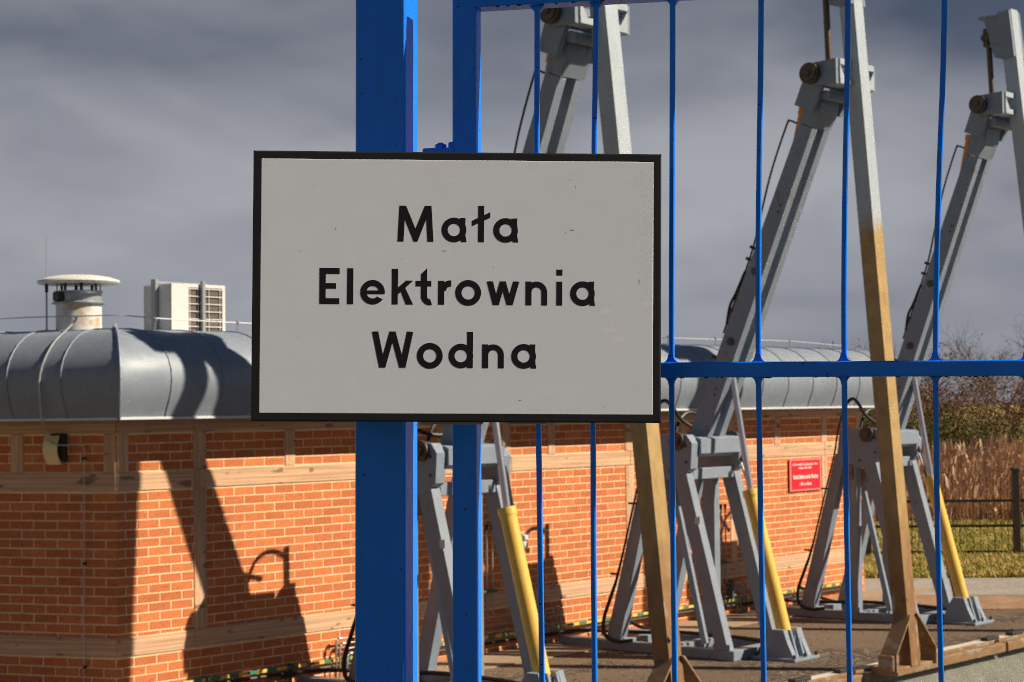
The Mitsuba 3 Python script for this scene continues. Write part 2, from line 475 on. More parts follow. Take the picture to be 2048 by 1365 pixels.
if True:
    for b0, w, full in ((0.006, 0.124, 0), (0.863, 0.146, 1), (1.979, 0.130, 0), (3.06, 0.130, 0), (4.10, 0.13, 0), (5.123, 0.148, 1), (5.90, 0.13, 0), (7.312, 0.165, 1), (8.4, 0.13, 0), (9.45, 0.14, 1), (10.488, 0.14, 0), (11.627, 0.14, 1), (12.542, 0.13, 0)):
        tb(WALL, (-0.05, b0, 2.12), (PR - 0.003, b0 + w, 2.468), 'm_timber_v', 'timber_stud')
        if full: tb(WALL, (-0.05, b0, 0.654), (PR - 0.003, b0 + w, 1.951), 'm_timber_v', 'timber_stud')
    tb(WALL, (-0.05, 0.863 - 0.001, 1.951), (PR + 0.006, 1.011, 2.122), 'm_timber_v', 'timber_stud')
    for b0, w, full in ((0.006, 0.120, 0), (0.961, 0.133, 0), (2.0, 0.133, 1), (3.1, 0.133, 0), (4.2, 0.133, 1), (5.3, 0.133, 0)):
        tb(LEFT, (-0.05, -b0 - w, 2.12), (PR - 0.003, -b0, 2.468), 'm_timber_v', 'timber_stud')
        if full: tb(LEFT, (-0.05, -b0 - w, 0.654), (PR - 0.003, -b0, 1.951), 'm_timber_v', 'timber_stud')

# rounded roof edge: one profile swept round the footprint with mitred corners
PROF = np.array([(0.10, 2.597), (0.425, 2.597), (0.425, 2.612), (0.452, 2.68), (0.492, 2.77), (0.517, 2.86), (0.526, 2.95), (0.513, 3.04), (0.478, 3.125),
                 (0.420, 3.20), (0.345, 3.27), (0.26, 3.325), (0.17, 3.362), (0.06, 3.388), (-0.06, 3.402), (-0.30, 3.41), (-0.8, 3.412)])
fp = np.array(foot)


def ring_off(a):
    out = []
    n_ = len(fp)
    for i in range(n_):
        e0, e1 = fp[i] - fp[i - 1], fp[(i + 1) % n_] - fp[i]
        n0 = np.array([e0[1], -e0[0]]) / np.linalg.norm(e0); n1 = np.array([e1[1], -e1[0]]) / np.linalg.norm(e1)
        out.append(fp[i] + a * (n0 + n1) / (1 + n0 @ n1))
    return np.array(out)


def mitre_at(wallid, a):
    r_ = ring_off(a)
    return r_


roof = part(bld, 'roof', sheet([tuple(p) for p in ring_off(-0.5)], 3.36), 'm_zinc', smooth=False)


def roof_panel(M, b0f, b1f, thick=0.0):
    """strip of the profile from b0f(a) to b1f(a)."""
    v, f = [], []
    for a, z in PROF:
        v += [[a, b0f(a), z], [a, b1f(a), z]]
    k = len(PROF)
    for i in range(k - 1):
        f += [[2 * i, 2 * i + 1, 2 * i + 3], [2 * i, 2 * i + 3, 2 * i + 2]]
    m = trimesh.Trimesh(np.array(v), np.array(f), process=False)
    return put(m, M)


def seam(M, bf, h=0.010, w=0.0055):
    """standing seam over the profile at b = bf(a)."""
    p2 = PROF[2:]
    tan = np.gradient(p2, axis=0); nrm = np.stack([tan[:, 1], -tan[:, 0]], 1); nrm /= np.linalg.norm(nrm, axis=1, keepdims=True)
    v, f = [], []
    for (a, z), n_ in zip(p2, nrm):
        b = bf(a); o = np.array([a, z]) + n_ * h
        v += [[a, b - w, z], [o[0], b - w * 0.6, o[1]], [o[0], b + w * 0.6, o[1]], [a, b + w, z]]
    for i in range(len(p2) - 1):
        for j in range(3):
            q = 4 * i + j
            f += [[q, q + 4, q + 5], [q, q + 5, q + 1]]
    return put(trimesh.Trimesh(np.array(v), np.array(f), process=False), M)


def tan_half(e0, e1):
    n0 = np.array([e0[1], -e0[0]]); n1 = np.array([e1[1], -e1[0]])
    mv = (n0 + n1) / (1 + n0 @ n1)
    return mv


mC = tan_half((-U2)[:2], U[:2])
sF = float(mC @ U[:2]); sL = float(mC @ (-U2)[:2])        # where the mitre runs along each wall per metre of overhang
mE = tan_half(U[:2], (P2 - P1)[:2] / 7.0); sE = float(mE @ U[:2])
fb = [0.21 + 0.579 * i for i in range(22)]
fb = [b for b in fb if b < LEN - 0.15]
edges = [lambda a: sF * a] + [(lambda a, b=b: b) for b in fb] + [lambda a: LEN + sE * a]
for e0, e1 in zip(edges[:-1], edges[1:]):
    part(roof, 'panel', roof_panel(WALL, e0, e1), 'm_zinc', smooth=40)
for e in edges[1:-1]:
    part(roof, 'seam', seam(WALL, e), 'm_zinc', smooth=False)
lb = [-0.225 - 0.549 * i for i in range(10)]
ledges = [lambda a: sL * a] + [(lambda a, b=b: b) for b in lb] + [lambda a: -LLEN - 0.3 * a]
for e0, e1 in zip(ledges[:-1], ledges[1:]):
    part(roof, 'panel', roof_panel(LEFT, e1, e0), 'm_zinc', smooth=40)
for e in ledges[1:-1]:
    part(roof, 'seam', seam(LEFT, e), 'm_zinc', smooth=False)
part(roof, 'seam', seam(WALL, lambda a: sF * a, h=0.028, w=0.012), 'm_zinc', smooth=False)
end = frame(P1, U, -N, Z3)
part(roof, 'panel', roof_panel(end, lambda a: -0.0 - a * float(mE @ N[:2]) if False else -a, lambda a: 7.0), 'm_zinc', smooth=40)
part(roof, 'drip_edge', cat(put(hull_box((0.415, sF * 0.42 + 0.004, 2.588), (0.436, LEN + 0.4, 2.612), 0.003), WALL),
                            put(hull_box((0.415, -LLEN, 2.588), (0.436, sL * 0.42 - 0.004, 2.612), 0.003), LEFT)), 'm_lip', smooth=False)
part(roof, 'mitre_tip', put(trimesh.convex.convex_hull(np.array([[0.05, sF * 0.05 - 0.03, 3.38], [0.05, sF * 0.05 + 0.03, 3.38], [-0.10, sF * -0.1 - 0.04, 3.40], [-0.10, sF * -0.1 + 0.04, 3.40], [0.0, 0.0, 3.455]])), WALL), 'm_zinc', smooth=False)


def Wp(a, b, z): return CORNER + a * N + b * U + z * Z3
def Lp(a, b, z): return CORNER + a * N2 + b * U2 + z * Z3      # b positive to the left


# ------------------------------------------------------------------ things on the roof
vt = thing('roof_vent', 'white round vent pipe with rust stains and a wide flat cap, on the left roof', 'vent')
vc = Lp(-0.72, 0.835, 0)
VT = T().translate(vc.tolist())


def lathe_at(o, prof, n=40): return put(lathe(prof, n), frame(o, np.array([1.0, 0, 0]), np.array([0, 1.0, 0]), Z3))


part(vt, 'pipe', lathe_at(vc, [(0.0, 3.38), (0.212, 3.38), (0.212, 3.695), (0.205, 3.70), (0.0, 3.70)]), 'm_vent')
part(vt, 'collar', lathe_at(vc, [(0.205, 3.672), (0.252, 3.682), (0.254, 3.69), (0.228, 3.702), (0.205, 3.704)]), 'm_galv')
part(vt, 'drum', lathe_at(vc, [(0.0, 3.70), (0.208, 3.70), (0.212, 3.775), (0.226, 3.79), (0.226, 3.80), (0.0, 3.80)]), 'm_galv')
part(vt, 'cap', lathe_at(vc, [(0.0, 3.868), (0.372, 3.868), (0.386, 3.884), (0.375, 3.900), (0.30, 3.928), (0.20, 3.945), (0.0, 3.956)], 56), 'm_white')
for j in range(8):
    t_ = j * math.pi / 4 + 0.35
    q = vc + np.array([math.cos(t_), math.sin(t_), 0]) * 0.2
    part(vt, 'strut', bar(q + Z3 * 3.795, q + Z3 * 3.872, 0.03, 0.008, up=(math.cos(t_), math.sin(t_), 0.01), c=0.001), 'm_dark', smooth=False)
part(vt, 'junction_box', put(hull_box((-0.245, -0.10, 3.705), (-0.16, 0.04, 3.79), 0.008), frame(vc * [1, 1, 0], np.array([0.8, 0.6, 0]), np.array([-0.6, 0.8, 0]), Z3)), 'm_dark')

an = thing('antenna', 'thin upright rod antenna left of the roof vent', 'antenna')
a0 = Lp(-0.55, 1.075, 0)
part(an, 'rod', tube([a0 + Z3 * 3.80, a0 + Z3 * 4.0, a0 + Z3 * 4.31], [0.0055, 0.0045, 0.003], 6), 'm_galv')
part(an, 'holder', tube([a0 + Z3 * 3.40, a0 + Z3 * 3.86], 0.009, 8), 'm_galv')
part(an, 'clamp', tube([a0 + Z3 * 3.79, a0 + Z3 * 3.87], 0.016, 10), 'm_dark')

ac = thing('air_conditioner', 'white outdoor air conditioning unit held by two dark steel straps on the roof', 'air conditioner')
A0, A1, B0, B1, H0, H1 = -1.02, -0.60, 1.078, 1.735, 3.40, 3.885
casing = put(hull_box((A0, B0, H0), (A1 - 0.004, B1, H1), 0.012), WALL)
part(ac, 'casing', casing, 'm_white')
fr = Polygon([(B0, H0), (B1, H0), (B1, H1), (B0, H1)]).difference(sbox(B0 + 0.205, H0 + 0.02, B1 - 0.035, H1 - 0.032))


def front_plate(poly, a0, a1, M=WALL):
    m = trimesh.creation.extrude_polygon(poly, a1 - a0, engine='earcut'); v = m.vertices.copy()
    m.vertices = np.stack([a0 + v[:, 2], v[:, 0], v[:, 1]], 1)
    return put(m, M)


part(ac, 'front_panel', front_plate(fr, A1 - 0.002, A1 + 0.022), 'm_white', smooth=False)
part(ac, 'coil', put(hull_box((A1 - 0.002, B0 + 0.2, H0 + 0.01), (A1 + 0.002, B1 - 0.03, H1 - 0.03), 0.001), WALL), 'm_coil', smooth=False)
for zz in np.linspace(H0 + 0.075, H1 - 0.045, 6):
    part(ac, 'grille_bar', put(hull_box((A1 + 0.010, B0 + 0.205, zz - 0.005), (A1 + 0.020, B1 - 0.035, zz + 0.005), 0.002), WALL), 'm_white', smooth=False)
for bb in (B0 + 0.225, B0 + 0.325, B0 + 0.46, B1 - 0.06):
    part(ac, 'grille_bar', put(hull_box((A1 + 0.012, bb - 0.003, H0 + 0.03), (A1 + 0.018, bb + 0.003, H1 - 0.035), 0.001), WALL), 'm_white', smooth=False)
part(ac, 'strap', put(hull_box((A1 + 0.024, B0 + 0.345, H0), (A1 + 0.060, B0 + 0.385, H1 + 0.03), 0.004), WALL), 'm_galv', smooth=False)
part(ac, 'strap', put(hull_box((A1 - 0.24, B0 - 0.045, H0), (A1 - 0.17, B0 - 0.004, H1 + 0.045), 0.004), WALL), 'm_galv', smooth=False)
part(ac, 'bracket', put(hull_box((A1 - 0.24, B0 - 0.03, H1 + 0.005), (A1 - 0.20, B1 - 0.02, H1 + 0.03), 0.004), WALL), 'm_galv', smooth=False)

lw = thing('lightning_wire', 'thin metal lightning wire strung on small holders along the roof edge', 'wire')
wpts = [Lp(0.0, 3.0, 3.52), Lp(0.0, 1.9, 3.51), Lp(0.0, 1.206, 3.523), Lp(0, 0.8, 3.527), Lp(0.0, 0.415, 3.522), Wp(0.0, 0.05, 3.520), Wp(0, 0.436, 3.505), Wp(0, 0.95, 3.495), Wp(0, 1.403, 3.488), Wp(0, 2.6, 3.475), Wp(0, 4.2, 3.48), Wp(0, 6.1, 3.475), Wp(0, 8.2, 3.478), Wp(0, 9.6, 3.482), Wp(0, 10.9, 3.487), Wp(0, 12.3, 3.445)]
part(lw, 'wire', tube(spline(wpts, 90), 0.0055, 6), 'm_wire')
for b in (0.436, 1.403, 2.6, 4.2, 6.1, 8.2, 9.2, 10.9, 12.0):
    part(lw, 'holder', cat(tube([Wp(-0.01, b, 3.385), Wp(0.0, b + 0.01, 3.50)], 0.0065, 6), put(hull_box((-0.016, b - 0.012, 3.478), (0.016, b + 0.014, 3.507), 0.004), WALL)), 'm_galv')
dc = thing('down_conductor', 'thin grey conductor wire curving over the roof edge and down the shaded wall', 'wire')
dpts = [Lp(0.0, 0.415, 3.52), Lp(-0.06, 0.44, 3.50), Lp(0.15, 0.40, 3.40), Lp(0.37, 0.395, 3.275), Lp(0.50, 0.41, 3.11), Lp(0.545, 0.427, 2.95), Lp(0.53, 0.432, 2.78), Lp(0.46, 0.46, 2.60), Lp(0.28, 0.53, 2.50), Lp(0.13, 0.63, 2.425), Lp(0.14, 0.52, 2.376), Lp(0.05, 0.40, 2.37), Lp(0.035, 0.33, 2.365), Lp(0.035, 0.306, 2.33), Lp(0.035, 0.306, 2.2)]
part(dc, 'wire', tube(np.vstack([spline(dpts, 70), [Lp(0.035, 0.312, 1.4), Lp(0.035, 0.322, 0.3), Lp(0.035, 0.326, 0.0)]]), np.r_[np.full(46, 0.0085), np.linspace(0.0085, 0.0048, 8), np.full(19, 0.0048)], 6), 'm_wire')
for z in (2.25, 1.315, 0.40):
    part(dc, 'clip', cat(tube([Lp(-0.0, 0.312, z), Lp(0.045, 0.312, z)], 0.009, 8), put(hull_box((0.03, -0.325, z - 0.013), (0.045, -0.298, z + 0.013), 0.003), LEFT)), 'm_dark')

wl = thing('wall_lamp', 'ivory curved wall lamp under the eave of the shaded wall', 'lamp')
arc = [(0.05 + 0.055 * math.sin(t_ * math.pi) + 0.03 * (1 - t_), 2.455 - 0.26 * t_) for t_ in np.linspace(0, 1, 14)]
poly = Polygon(arc + [(x - 0.012, z) for x, z in arc[::-1]])
part(wl, 'shade', put(prism(poly, -0.68, -0.535), LEFT), 'm_ivory')
part(wl, 'housing', put(hull_box((0.0, -0.655, 2.215), (0.052, -0.50, 2.47), 0.006), LEFT), 'm_dark')

# ------------------------------------------------------------------ things on the long wall
es = thing('earthing_strip', 'yellow and green banded earthing strip on stand-offs along the foot of the sunlit wall', 'earthing strip')
bs, i = 0.35, 0
while bs < 12.5:
    L_ = 0.085 + 0.05 * rng.random()
    m = put(hull_box((0.055, bs, 0.172), (0.061, bs + L_ - 0.0005, 0.205), 0.001), WALL)
    part(es, 'band', m, 'm_yellowband' if i % 2 else 'm_greenband', smooth=False)
    bs += L_; i += 1
for b in (0.95, 2.0, 3.1, 4.3, 5.4, 6.6, 7.7, 8.9, 10.0, 11.2, 12.2):
    part(es, 'support', cat(put(hull_box((0.0, b - 0.012, 0.16), (0.07, b + 0.016, 0.215), 0.003), WALL), put(hull_box((0.03, b - 0.01, 0.0), (0.045, b + 0.01, 0.165), 0.002), WALL)), 'm_greenclamp', smooth=False)
single('cable_run', put(tube(spline([(0.04, 0.4, 0.135), (0.045, 2.5, 0.130), (0.05, 4.5, 0.12), (0.045, 5.6, 0.125), (0.05, 6.2, 0.10), (0.05, 7.0, 0.135), (0.05, 9.5, 0.12), (0.05, 12.4, 0.115)], 80), 0.017, 7), WALL), 'm_hose', 'black cable lying just below the banded strip along the wall foot', 'cable')

single('socket_box', cat(put(hull_box((0.0, 5.365, 1.09), (0.075, 5.465, 1.265), 0.01), WALL), put(hull_box((0.07, 5.38, 1.19), (0.095, 5.45, 1.25), 0.008), WALL)), 'm_white', 'small pale socket box on the wall beside the first yellow cylinder', 'socket')

rs = thing('red_sign', 'red notice board with white lettering on the sunlit brick wall', 'sign')
RB0, RB1, RZ0, RZ1 = 10.80, 11.575, 1.492, 1.918
part(rs, 'panel', put(hull_box((0.012, RB0, RZ0), (0.024, RB1, RZ1), 0.002), WALL), 'm_red', smooth=False)
rim = sbox(RB0, RZ0, RB1, RZ1).difference(sbox(RB0 + 0.035, RZ0 + 0.022, RB1 - 0.035, RZ1 - 0.022))
part(rs, 'rim', front_plate(rim, 0.020, 0.028), 'm_redrim', smooth=False)


def wall_text(txt, h, bc, z, M=WALL, a=0.0245, bold=True, fit=None):
    m = meshkit.text_mesh(txt, h, 0.002, bold)
    v = m.vertices.copy(); w = v[:, 0].max() - v[:, 0].min(); k = (fit / w) if fit else 1.0
    v[:, 0] = (v[:, 0] - v[:, 0].min() - w / 2) * k
    m.vertices = np.stack([a + v[:, 2], bc + v[:, 0], z + v[:, 1]], 1)
    return put(m, M)


RBC = (RB0 + RB1) / 2
part(rs, 'lettering', wall_text('Mała Elektrownia Wodna', 0.052, RBC, 1.655, fit=0.60), 'm_whitesign', smooth=False)


def strokes(bc, z, w, h, n):
    """print too small to read in the photograph: short upright strokes of uneven height, no letters."""
    ms, b = [], bc - w / 2
    while b < bc + w / 2:
        ww = h * rng.uniform(0.12, 0.30); hh = h * rng.choice([0.62, 0.7, 1.0], p=[0.5, 0.3, 0.2])
        if rng.random() > 0.12: ms.append(put(hull_box((0.0245, b, z), (0.0262, b + ww, z + hh), 0.0004), WALL))
        b += ww + h * 0.16
    return cat(*ms)


part(rs, 'small_print', strokes(RBC, 1.832, 0.62, 0.034, 30), 'm_whitesign', smooth=False)
part(rs, 'small_print', strokes(RBC - 0.02, 1.785, 0.32, 0.034, 30), 'm_whitesign', smooth=False)
part(rs, 'small_print', strokes(RBC - 0.01, 1.565, 0.28, 0.045, 30), 'm_whitesign', smooth=False)


def pipes(label, b_v, b_h, zs, z_top, flip):
    """four thin hydraulic lines: down the wall, along it, then down to the ground."""
    k = thing('hydraulic_pipes', label, 'pipes', None)
    for j in range(4):
        zz = zs + 0.055 * j
        bv = b_v + 0.075 * j * (1 if flip else 1)
        bh = b_h - flip * 0.06 * (3 - j)
        a = 0.06 + 0.012 * j
        pts = [(a, bv, z_top), (a, bv, zz + 0.05), (a, bv + flip * 0.015, zz + 0.012), (a, bv + flip * 0.06, zz), (a, bh - flip * 0.06, zz), (a, bh - flip * 0.012, zz - 0.015), (a, bh, zz - 0.06), (a, bh, 0.02)]
        part(k, 'pipe', put(tube(pts, 0.010, 8), WALL), 'm_steel')
        part(k, 'pipe_fitting', put(tube([(a, bh - flip * 0.075, zz), (a, bh - flip * 0.03, zz)], 0.017, 8), WALL), 'm_galv')
        part(k, 'pipe_fitting', put(tube([(a, bh, zz - 0.05), (a, bh, zz - 0.09)], 0.017, 8), WALL), 'm_galv')
        part(k, 'valve', put(tube([(a, bv, z_top), (a, bv, z_top - 0.06)], 0.019, 8), WALL), 'm_dark')
    bm = b_h - flip * 0.35
    part(k, 'clamp', put(hull_box((0.03, bm - 0.02, zs - 0.03), (0.13, bm + 0.02, zs + 0.20), 0.004), WALL), 'm_greenclamp', smooth=False)
    part(k, 'clamp', put(hull_box((0.03, b_v - 0.04, zs + 0.42), (0.13, b_v + 0.27, zs + 0.45), 0.004), WALL), 'm_greenclamp', smooth=False)
    return k


pipes('bundle of four thin metal hydraulic pipes at the wall foot left of the blue posts', 3.25, 2.54, 0.235, 1.0, -1)
pipes('bundle of four thin metal hydraulic pipes behind the nearest rake machine', 4.62, 5.97, 0.25, 1.40, 1)
pipes('bundle of four thin metal hydraulic pipes on the wall behind the middle rake machine', 8.98, 9.66, 0.25, 1.41, 1)

# ------------------------------------------------------------------ trash rack under the yard edge
tr = thing('trash_rack', 'pale grey inclined screen of fine bars below the yard edge', 'trash rack')
dirv = np.array([0.42, 0.0, -1.0]); dirv /= np.linalg.norm(dirv)
bars_ = []
for b in np.arange(-1.0, 15.0, 0.035):
    bars_.append(bar((DECK_A + 0.03, b, -0.07), np.array([DECK_A + 0.03, b, -0.07]) + dirv * 2.2, 0.012, 0.05, up=(1, 0, 0.42), c=0.001))
part(tr, 'bar', put(cat(*bars_), WALL), 'm_rackbar', smooth=False, kind='stuff')
sp_ = put(hull_box((0, -1.0, -0.02), (2.2, 15.0, -0.004), 0.002), frame(np.array([DECK_A + 0.0, 0, -0.10]), dirv, np.array([0, 1.0, 0]), np.cross(dirv, [0, 1.0, 0])))
part(tr, 'backing_plate', put(sp_, WALL), 'm_rackbar', smooth=False)
de = thing('deck_edging', 'worn pale steel edging along the yard edge at the water', 'edging')
for i in range(12):
    b0 = -1.0 + i * 1.4
    part(de, 'edge_plate', put(hull_box((DECK_A - 0.115, b0 + 0.004, -0.05), (DECK_A + 0.02, b0 + 1.396, 0.014 + rng.normal(0, 0.002)), 0.004), WALL), 'm_edge', smooth=False)
for b in (2.3, 4.9, 5.7, 8.75, 9.35):
    part(de, 'stop', put(hull_box((DECK_A - 0.06, b, 0.013), (DECK_A + 0.03, b + 0.28, 0.05), 0.006), WALL), 'm_dark', smooth=False)


# ------------------------------------------------------------------ the three rake machines
def rake_machine(idx, b_org, phi, arm_top, arm_slope, rj, label):
    """local (a, b, z): a out of the building, b along it from the outer face of the near side frame."""
    k = thing('rake_machine', label, 'rake machine', 'rake cleaning machines along the yard edge')
    M = WALL @ frame(np.array([0, b_org, 0]), np.array([1.0, 0, 0]), np.array([0, 1.0, 0]), Z3)

    def P(name, mesh, mat='m_grey', smooth=30, **kw): return part(k, name, put(mesh, M), mat, smooth, **kw)

    # ground frame
    P('side_rail', hull_box((0.12, 0.0, 0.0), (2.33, 0.12, 0.10), 0.005), smooth=False)
    P('side_rail', hull_box((0.12, 0.88, 0.0), (2.33, 1.0, 0.10), 0.005), smooth=False)
    P('front_rail', hull_box((2.335, -0.02, 0.0), (2.50, 1.02, 0.105), 0.005), smooth=False)
    P('cross_rail', hull_box((1.52, 0.124, 0.005), (1.64, 0.876, 0.095), 0.005), smooth=False)
    P('cross_rail', hull_box((0.78, 0.124, 0.005), (0.90, 0.876, 0.095), 0.005), smooth=False)
    P('flange', hull_box((0.985, -0.012, -0.0), (1.02, 0.132, 0.125), 0.004), smooth=False)
    # side frames
    for b0 in (0.0, 0.88):
        b1 = b0 + 0.12
        P('rear_leg', prism([(0.80, 0.10), (0.99, 0.10), (1.50, 2.03), (1.36, 2.03)], b0 + 0.004, b1 - 0.004), smooth=False)
        P('upright', prism([(1.455, 0.10), (1.635, 0.10), (1.645, 2.02), (1.50, 2.02)], b0 + 0.010, b1 - 0.010), smooth=False)
        P('front_leg', prism([(2.26, 0.105), (2.41, 0.105), (1.90, 2.0), (1.72, 2.0)], b0 + 0.004, b1 - 0.004), smooth=False)
        P('cheek_plate', prism([(1.36, 1.86), (1.78, 1.86), (1.98, 1.98), (2.00, 2.25), (1.93, 2.338), (1.56, 2.345), (1.42, 2.27)] if b0 == 0 else [(1.36, 1.86), (1.78, 1.86), (1.98, 1.98), (2.00, 2.20), (1.93, 2.275), (1.56, 2.275), (1.42, 2.22)], b0, b1), smooth=False)
        out = -1 if b0 == 0 else 1
        bo = b0 if b0 == 0 else b1
        P('pin', cat(cyl((1.816, bo, 2.27), (1.816, bo + out * 0.035, 2.27), 0.095), cyl((1.816, bo, 2.27), (1.816, bo + out * 0.06, 2.27), 0.045)), 'm_pin')
        P('gusset', hull_box((1.52, b0 + out * 0.012 if out < 0 else b1 - 0.004, 1.72), (1.60, (b0 + 0.004) if out < 0 else b1 + 0.012, 1.90), 0.004), 'm_rake', smooth=False)
    for (x, z) in ((1.50, 2.22), (1.92, 2.22), (1.92, 2.05), (1.48, 2.0), (1.70, 1.95)):
        P('cheek_bolt', cyl((x, -0.012, z), (x, 0.0, z), 0.016, 6), 'm_pin', smooth=False)
    P('leg_label', hull_box((2.02, -0.002, 1.40), (2.09, 0.004, 1.48), 0.001), 'm_white', smooth=False)
    for (x0, z0, x1, z1) in ((0.82, 0.10, 1.02, 0.16), (1.43, 0.10, 1.66, 0.16), (2.23, 0.105, 2.44, 0.165)):
        P('foot_doubler', hull_box((x0, -0.006, z0), (x1, 0.004, z1), 0.002), smooth=False)
    # pivot block and tie between the cheeks
    P('pivot_block', prism([(1.62, 2.10), (1.93, 2.10), (2.03, 2.14), (2.03, 2.29), (1.98, 2.31), (1.62, 2.33)], 0.125, 0.875), smooth=False)
    P('tie_beam', hull_box((1.80, 0.124, 1.86), (1.92, 0.876, 1.98), 0.006), smooth=False)
    P('strut', cat(bar((1.46, 0.36, 1.86), (1.87, 0.36, 0.10), 0.05, 0.07, up=(1, 0, 0.2))), smooth=False)
    P('strut_clamp', hull_box((1.40, 0.30, 1.66), (1.56, 0.42, 1.83), 0.006), 'm_rake', smooth=False)
    P('hose_bracket', hull_box((1.46, 0.90, 2.20), (1.50, 0.96, 2.62), 0.004), smooth=False)
    # boom of two parallel beams
    s_, c_ = math.sin(phi), math.cos(phi)
    O = np.array([1.81, 0, 2.27])
    BM = frame(O, np.array([c_, 0, -s_]), np.array([0, 1.0, 0]), np.array([s_, 0, c_]))   # local x forward/down, z along the boom

    def Q(name, mesh, mat='m_grey', smooth=30, **kw): return part(k, name, put(mesh, M @ BM), mat, smooth, **kw)

    def taper(b0, b1):
        return prism([(-0.11, 0.02), (0.115, 0.02), (0.105, 1.4), (0.085, 3.55), (-0.085, 3.55), (-0.105, 1.4)], b0, b1)
    Q('boom_beam', taper(0.34, 0.44), smooth=False)
    Q('boom_beam', taper(0.57, 0.67), smooth=False)
    Q('boom_spacer', hull_box((-0.05, 0.442, 0.30), (0.05, 0.568, 0.42), 0.004), smooth=False)
    Q('boom_head', prism([(-0.085, 3.56), (0.085, 3.56), (0.11, 3.74), (0.06, rj - 0.16), (-0.08, rj - 0.16), (-0.10, 3.8)], 0.335, 0.675), smooth=False)
    for b0 in (0.20, 0.73):
        Q('head_cheek', prism([(-0.125, rj - 0.36), (0.10, rj - 0.36), (0.12, rj + 0.02), (0.04, rj + 0.11), (-0.06, rj + 0.11), (-0.125, rj + 0.0)], b0, b0 + 0.06), smooth=False)
    Q('head_tube', cyl((0.15, 0.262, rj - 0.16), (0.15, 0.728, rj - 0.16), 0.05), smooth=30)
    for zz in (0.55, 0.62, 2.62, 2.69):
        Q('boom_rivet', cyl((0.03, 0.332, zz), (0.03, 0.341, zz), 0.012, 8), 'm_pin', smooth=False)
    for zz in (1.15, 1.95):
        Q('bolt', cat(cyl((0.0, 0.325, zz), (0.0, 0.341, zz), 0.045, 10), cyl((0.0, 0.318, zz), (0.0, 0.341, zz), 0.022, 8)), 'm_pin')
    # the small cylinder on the back of the boom, with its feed pipe
    Q('back_cylinder', cat(cyl((-0.03, 0.50, 2.70), (-0.19, 0.50, rj - 0.45), 0.042), cyl((-0.19, 0.50, rj - 0.45), (-0.199, 0.50, rj - 0.38), 0.052)), 'm_orange')
    Q('feed_pipe', tube(spline([(-0.20, 0.46, rj - 0.55), (-0.27, 0.44, rj - 0.55), (-0.285, 0.43, rj - 0.60), (-0.27, 0.42, rj - 1.1), (-0.20, 0.40, rj - 1.6), (-0.13, 0.36, 2.1), (-0.12, 0.34, 1.2)], 40), 0.011, 7), 'm_rodbrown')
    for zz in (2.15, 2.02, 1.45, 0.9):
        Q('pipe_clip', hull_box((-0.165, 0.335, zz), (-0.10, 0.375, zz + 0.03), 0.003), 'm_dark', smooth=False)
    Q('boom_hose', tube(spline([(-0.12, 0.345, 1.9), (-0.135, 0.34, 1.65), (-0.155, 0.34, 1.5), (-0.12, 0.345, 1.3)], 16), 0.016, 7), 'm_hose')
    # elbow joint: boxed clevis with an open channel front
    J = O + np.array([s_, 0, c_]) * rj
    fa = arm_top[0] - arm_slope * (J[2] - arm_top[1]) - 0.085          # front of the clevis, just behind the arm's front face
    za, zb = J[2] - 0.130, J[2] + 0.115
    side = [(J[0] - 0.02, J[2] - 0.12), (fa - 0.02, za + 0.0), (fa - 0.02, zb + 0.01), (J[0] + 0.0, J[2] + 0.11), (J[0] - 0.11, J[2] + 0.05), (J[0] - 0.11, J[2] - 0.06)]
    for b0 in (0.12, 0.83):
        P('clevis_side', prism(side, b0, b0 + 0.05), smooth=False)
    hexo = [(J[0] + 0.10, za), (fa, za), (fa, za + 0.055), (J[0] + 0.10, za + 0.055)]
    for (z0, z1) in ((za, za + 0.06), (zb - 0.05, zb + 0.012)):
        for (q0, q1) in ((0.172, 0.43), (0.57, 0.828)):
            P('clevis_flange', hull_box((J[0] + 0.12, q0, z0), (fa, q1, z1), 0.004), 'm_arm', smooth=False)
    for q0, d in ((0.172, 1), (0.828, -1)):
        g = trimesh.convex.convex_hull(np.array([[fa - 0.03, q0, za + 0.06], [fa - 0.002, q0, za + 0.06], [fa - 0.03, q0 + d * 0.10, za + 0.06], [fa - 0.002, q0 + d * 0.10, za + 0.06], [fa - 0.03, q0, zb - 0.05], [fa - 0.002, q0, zb - 0.05]]))
        P('clevis_gusset', g, 'm_arm', smooth=False)
    P('clevis_web', hull_box((J[0] - 0.02, 0.172, za + 0.02), (J[0] + 0.01, 0.828, zb - 0.02), 0.003), smooth=False)
    for (bo, d) in ((0.12, -1), (0.88, 1)):
        P('elbow_pin', cat(cyl((J[0], bo - d * 0.02, J[2]), (J[0], bo + d * 0.06, J[2]), 0.108, 28), cyl((J[0], bo, J[2]), (J[0], bo + d * 0.075, J[2]), 0.085, 24), cyl((J[0], bo, J[2]), (J[0], bo + d * 0.09, J[2]), 0.03, 12)), 'm_pin')
    # dipper arm
    def armx(z): return arm_top[0] - arm_slope * (z - arm_top[1])
    zt = 7.28
    P('arm', prism([(armx(0.05) - 0.165, 0.05), (armx(0.05), 0.05), (armx(zt), zt), (armx(zt) - 0.17, zt)], 0.405, 0.580), 'm_arm', smooth=False)
    tb_ = [(armx(7.26) - 0.006, 7.26), (armx(6.70) - 0.006, 6.70), (armx(6.70) - 0.172, 6.69), (armx(6.70) - 0.26, 6.72), (armx(6.86) - 0.29, 6.88), (armx(7.0) - 0.30, 7.0), (armx(7.2) - 0.34, 7.20)]
    for b0 in (0.36, 0.60):
        P('head_bracket', prism(tb_, b0, b0 + 0.04), smooth=False)
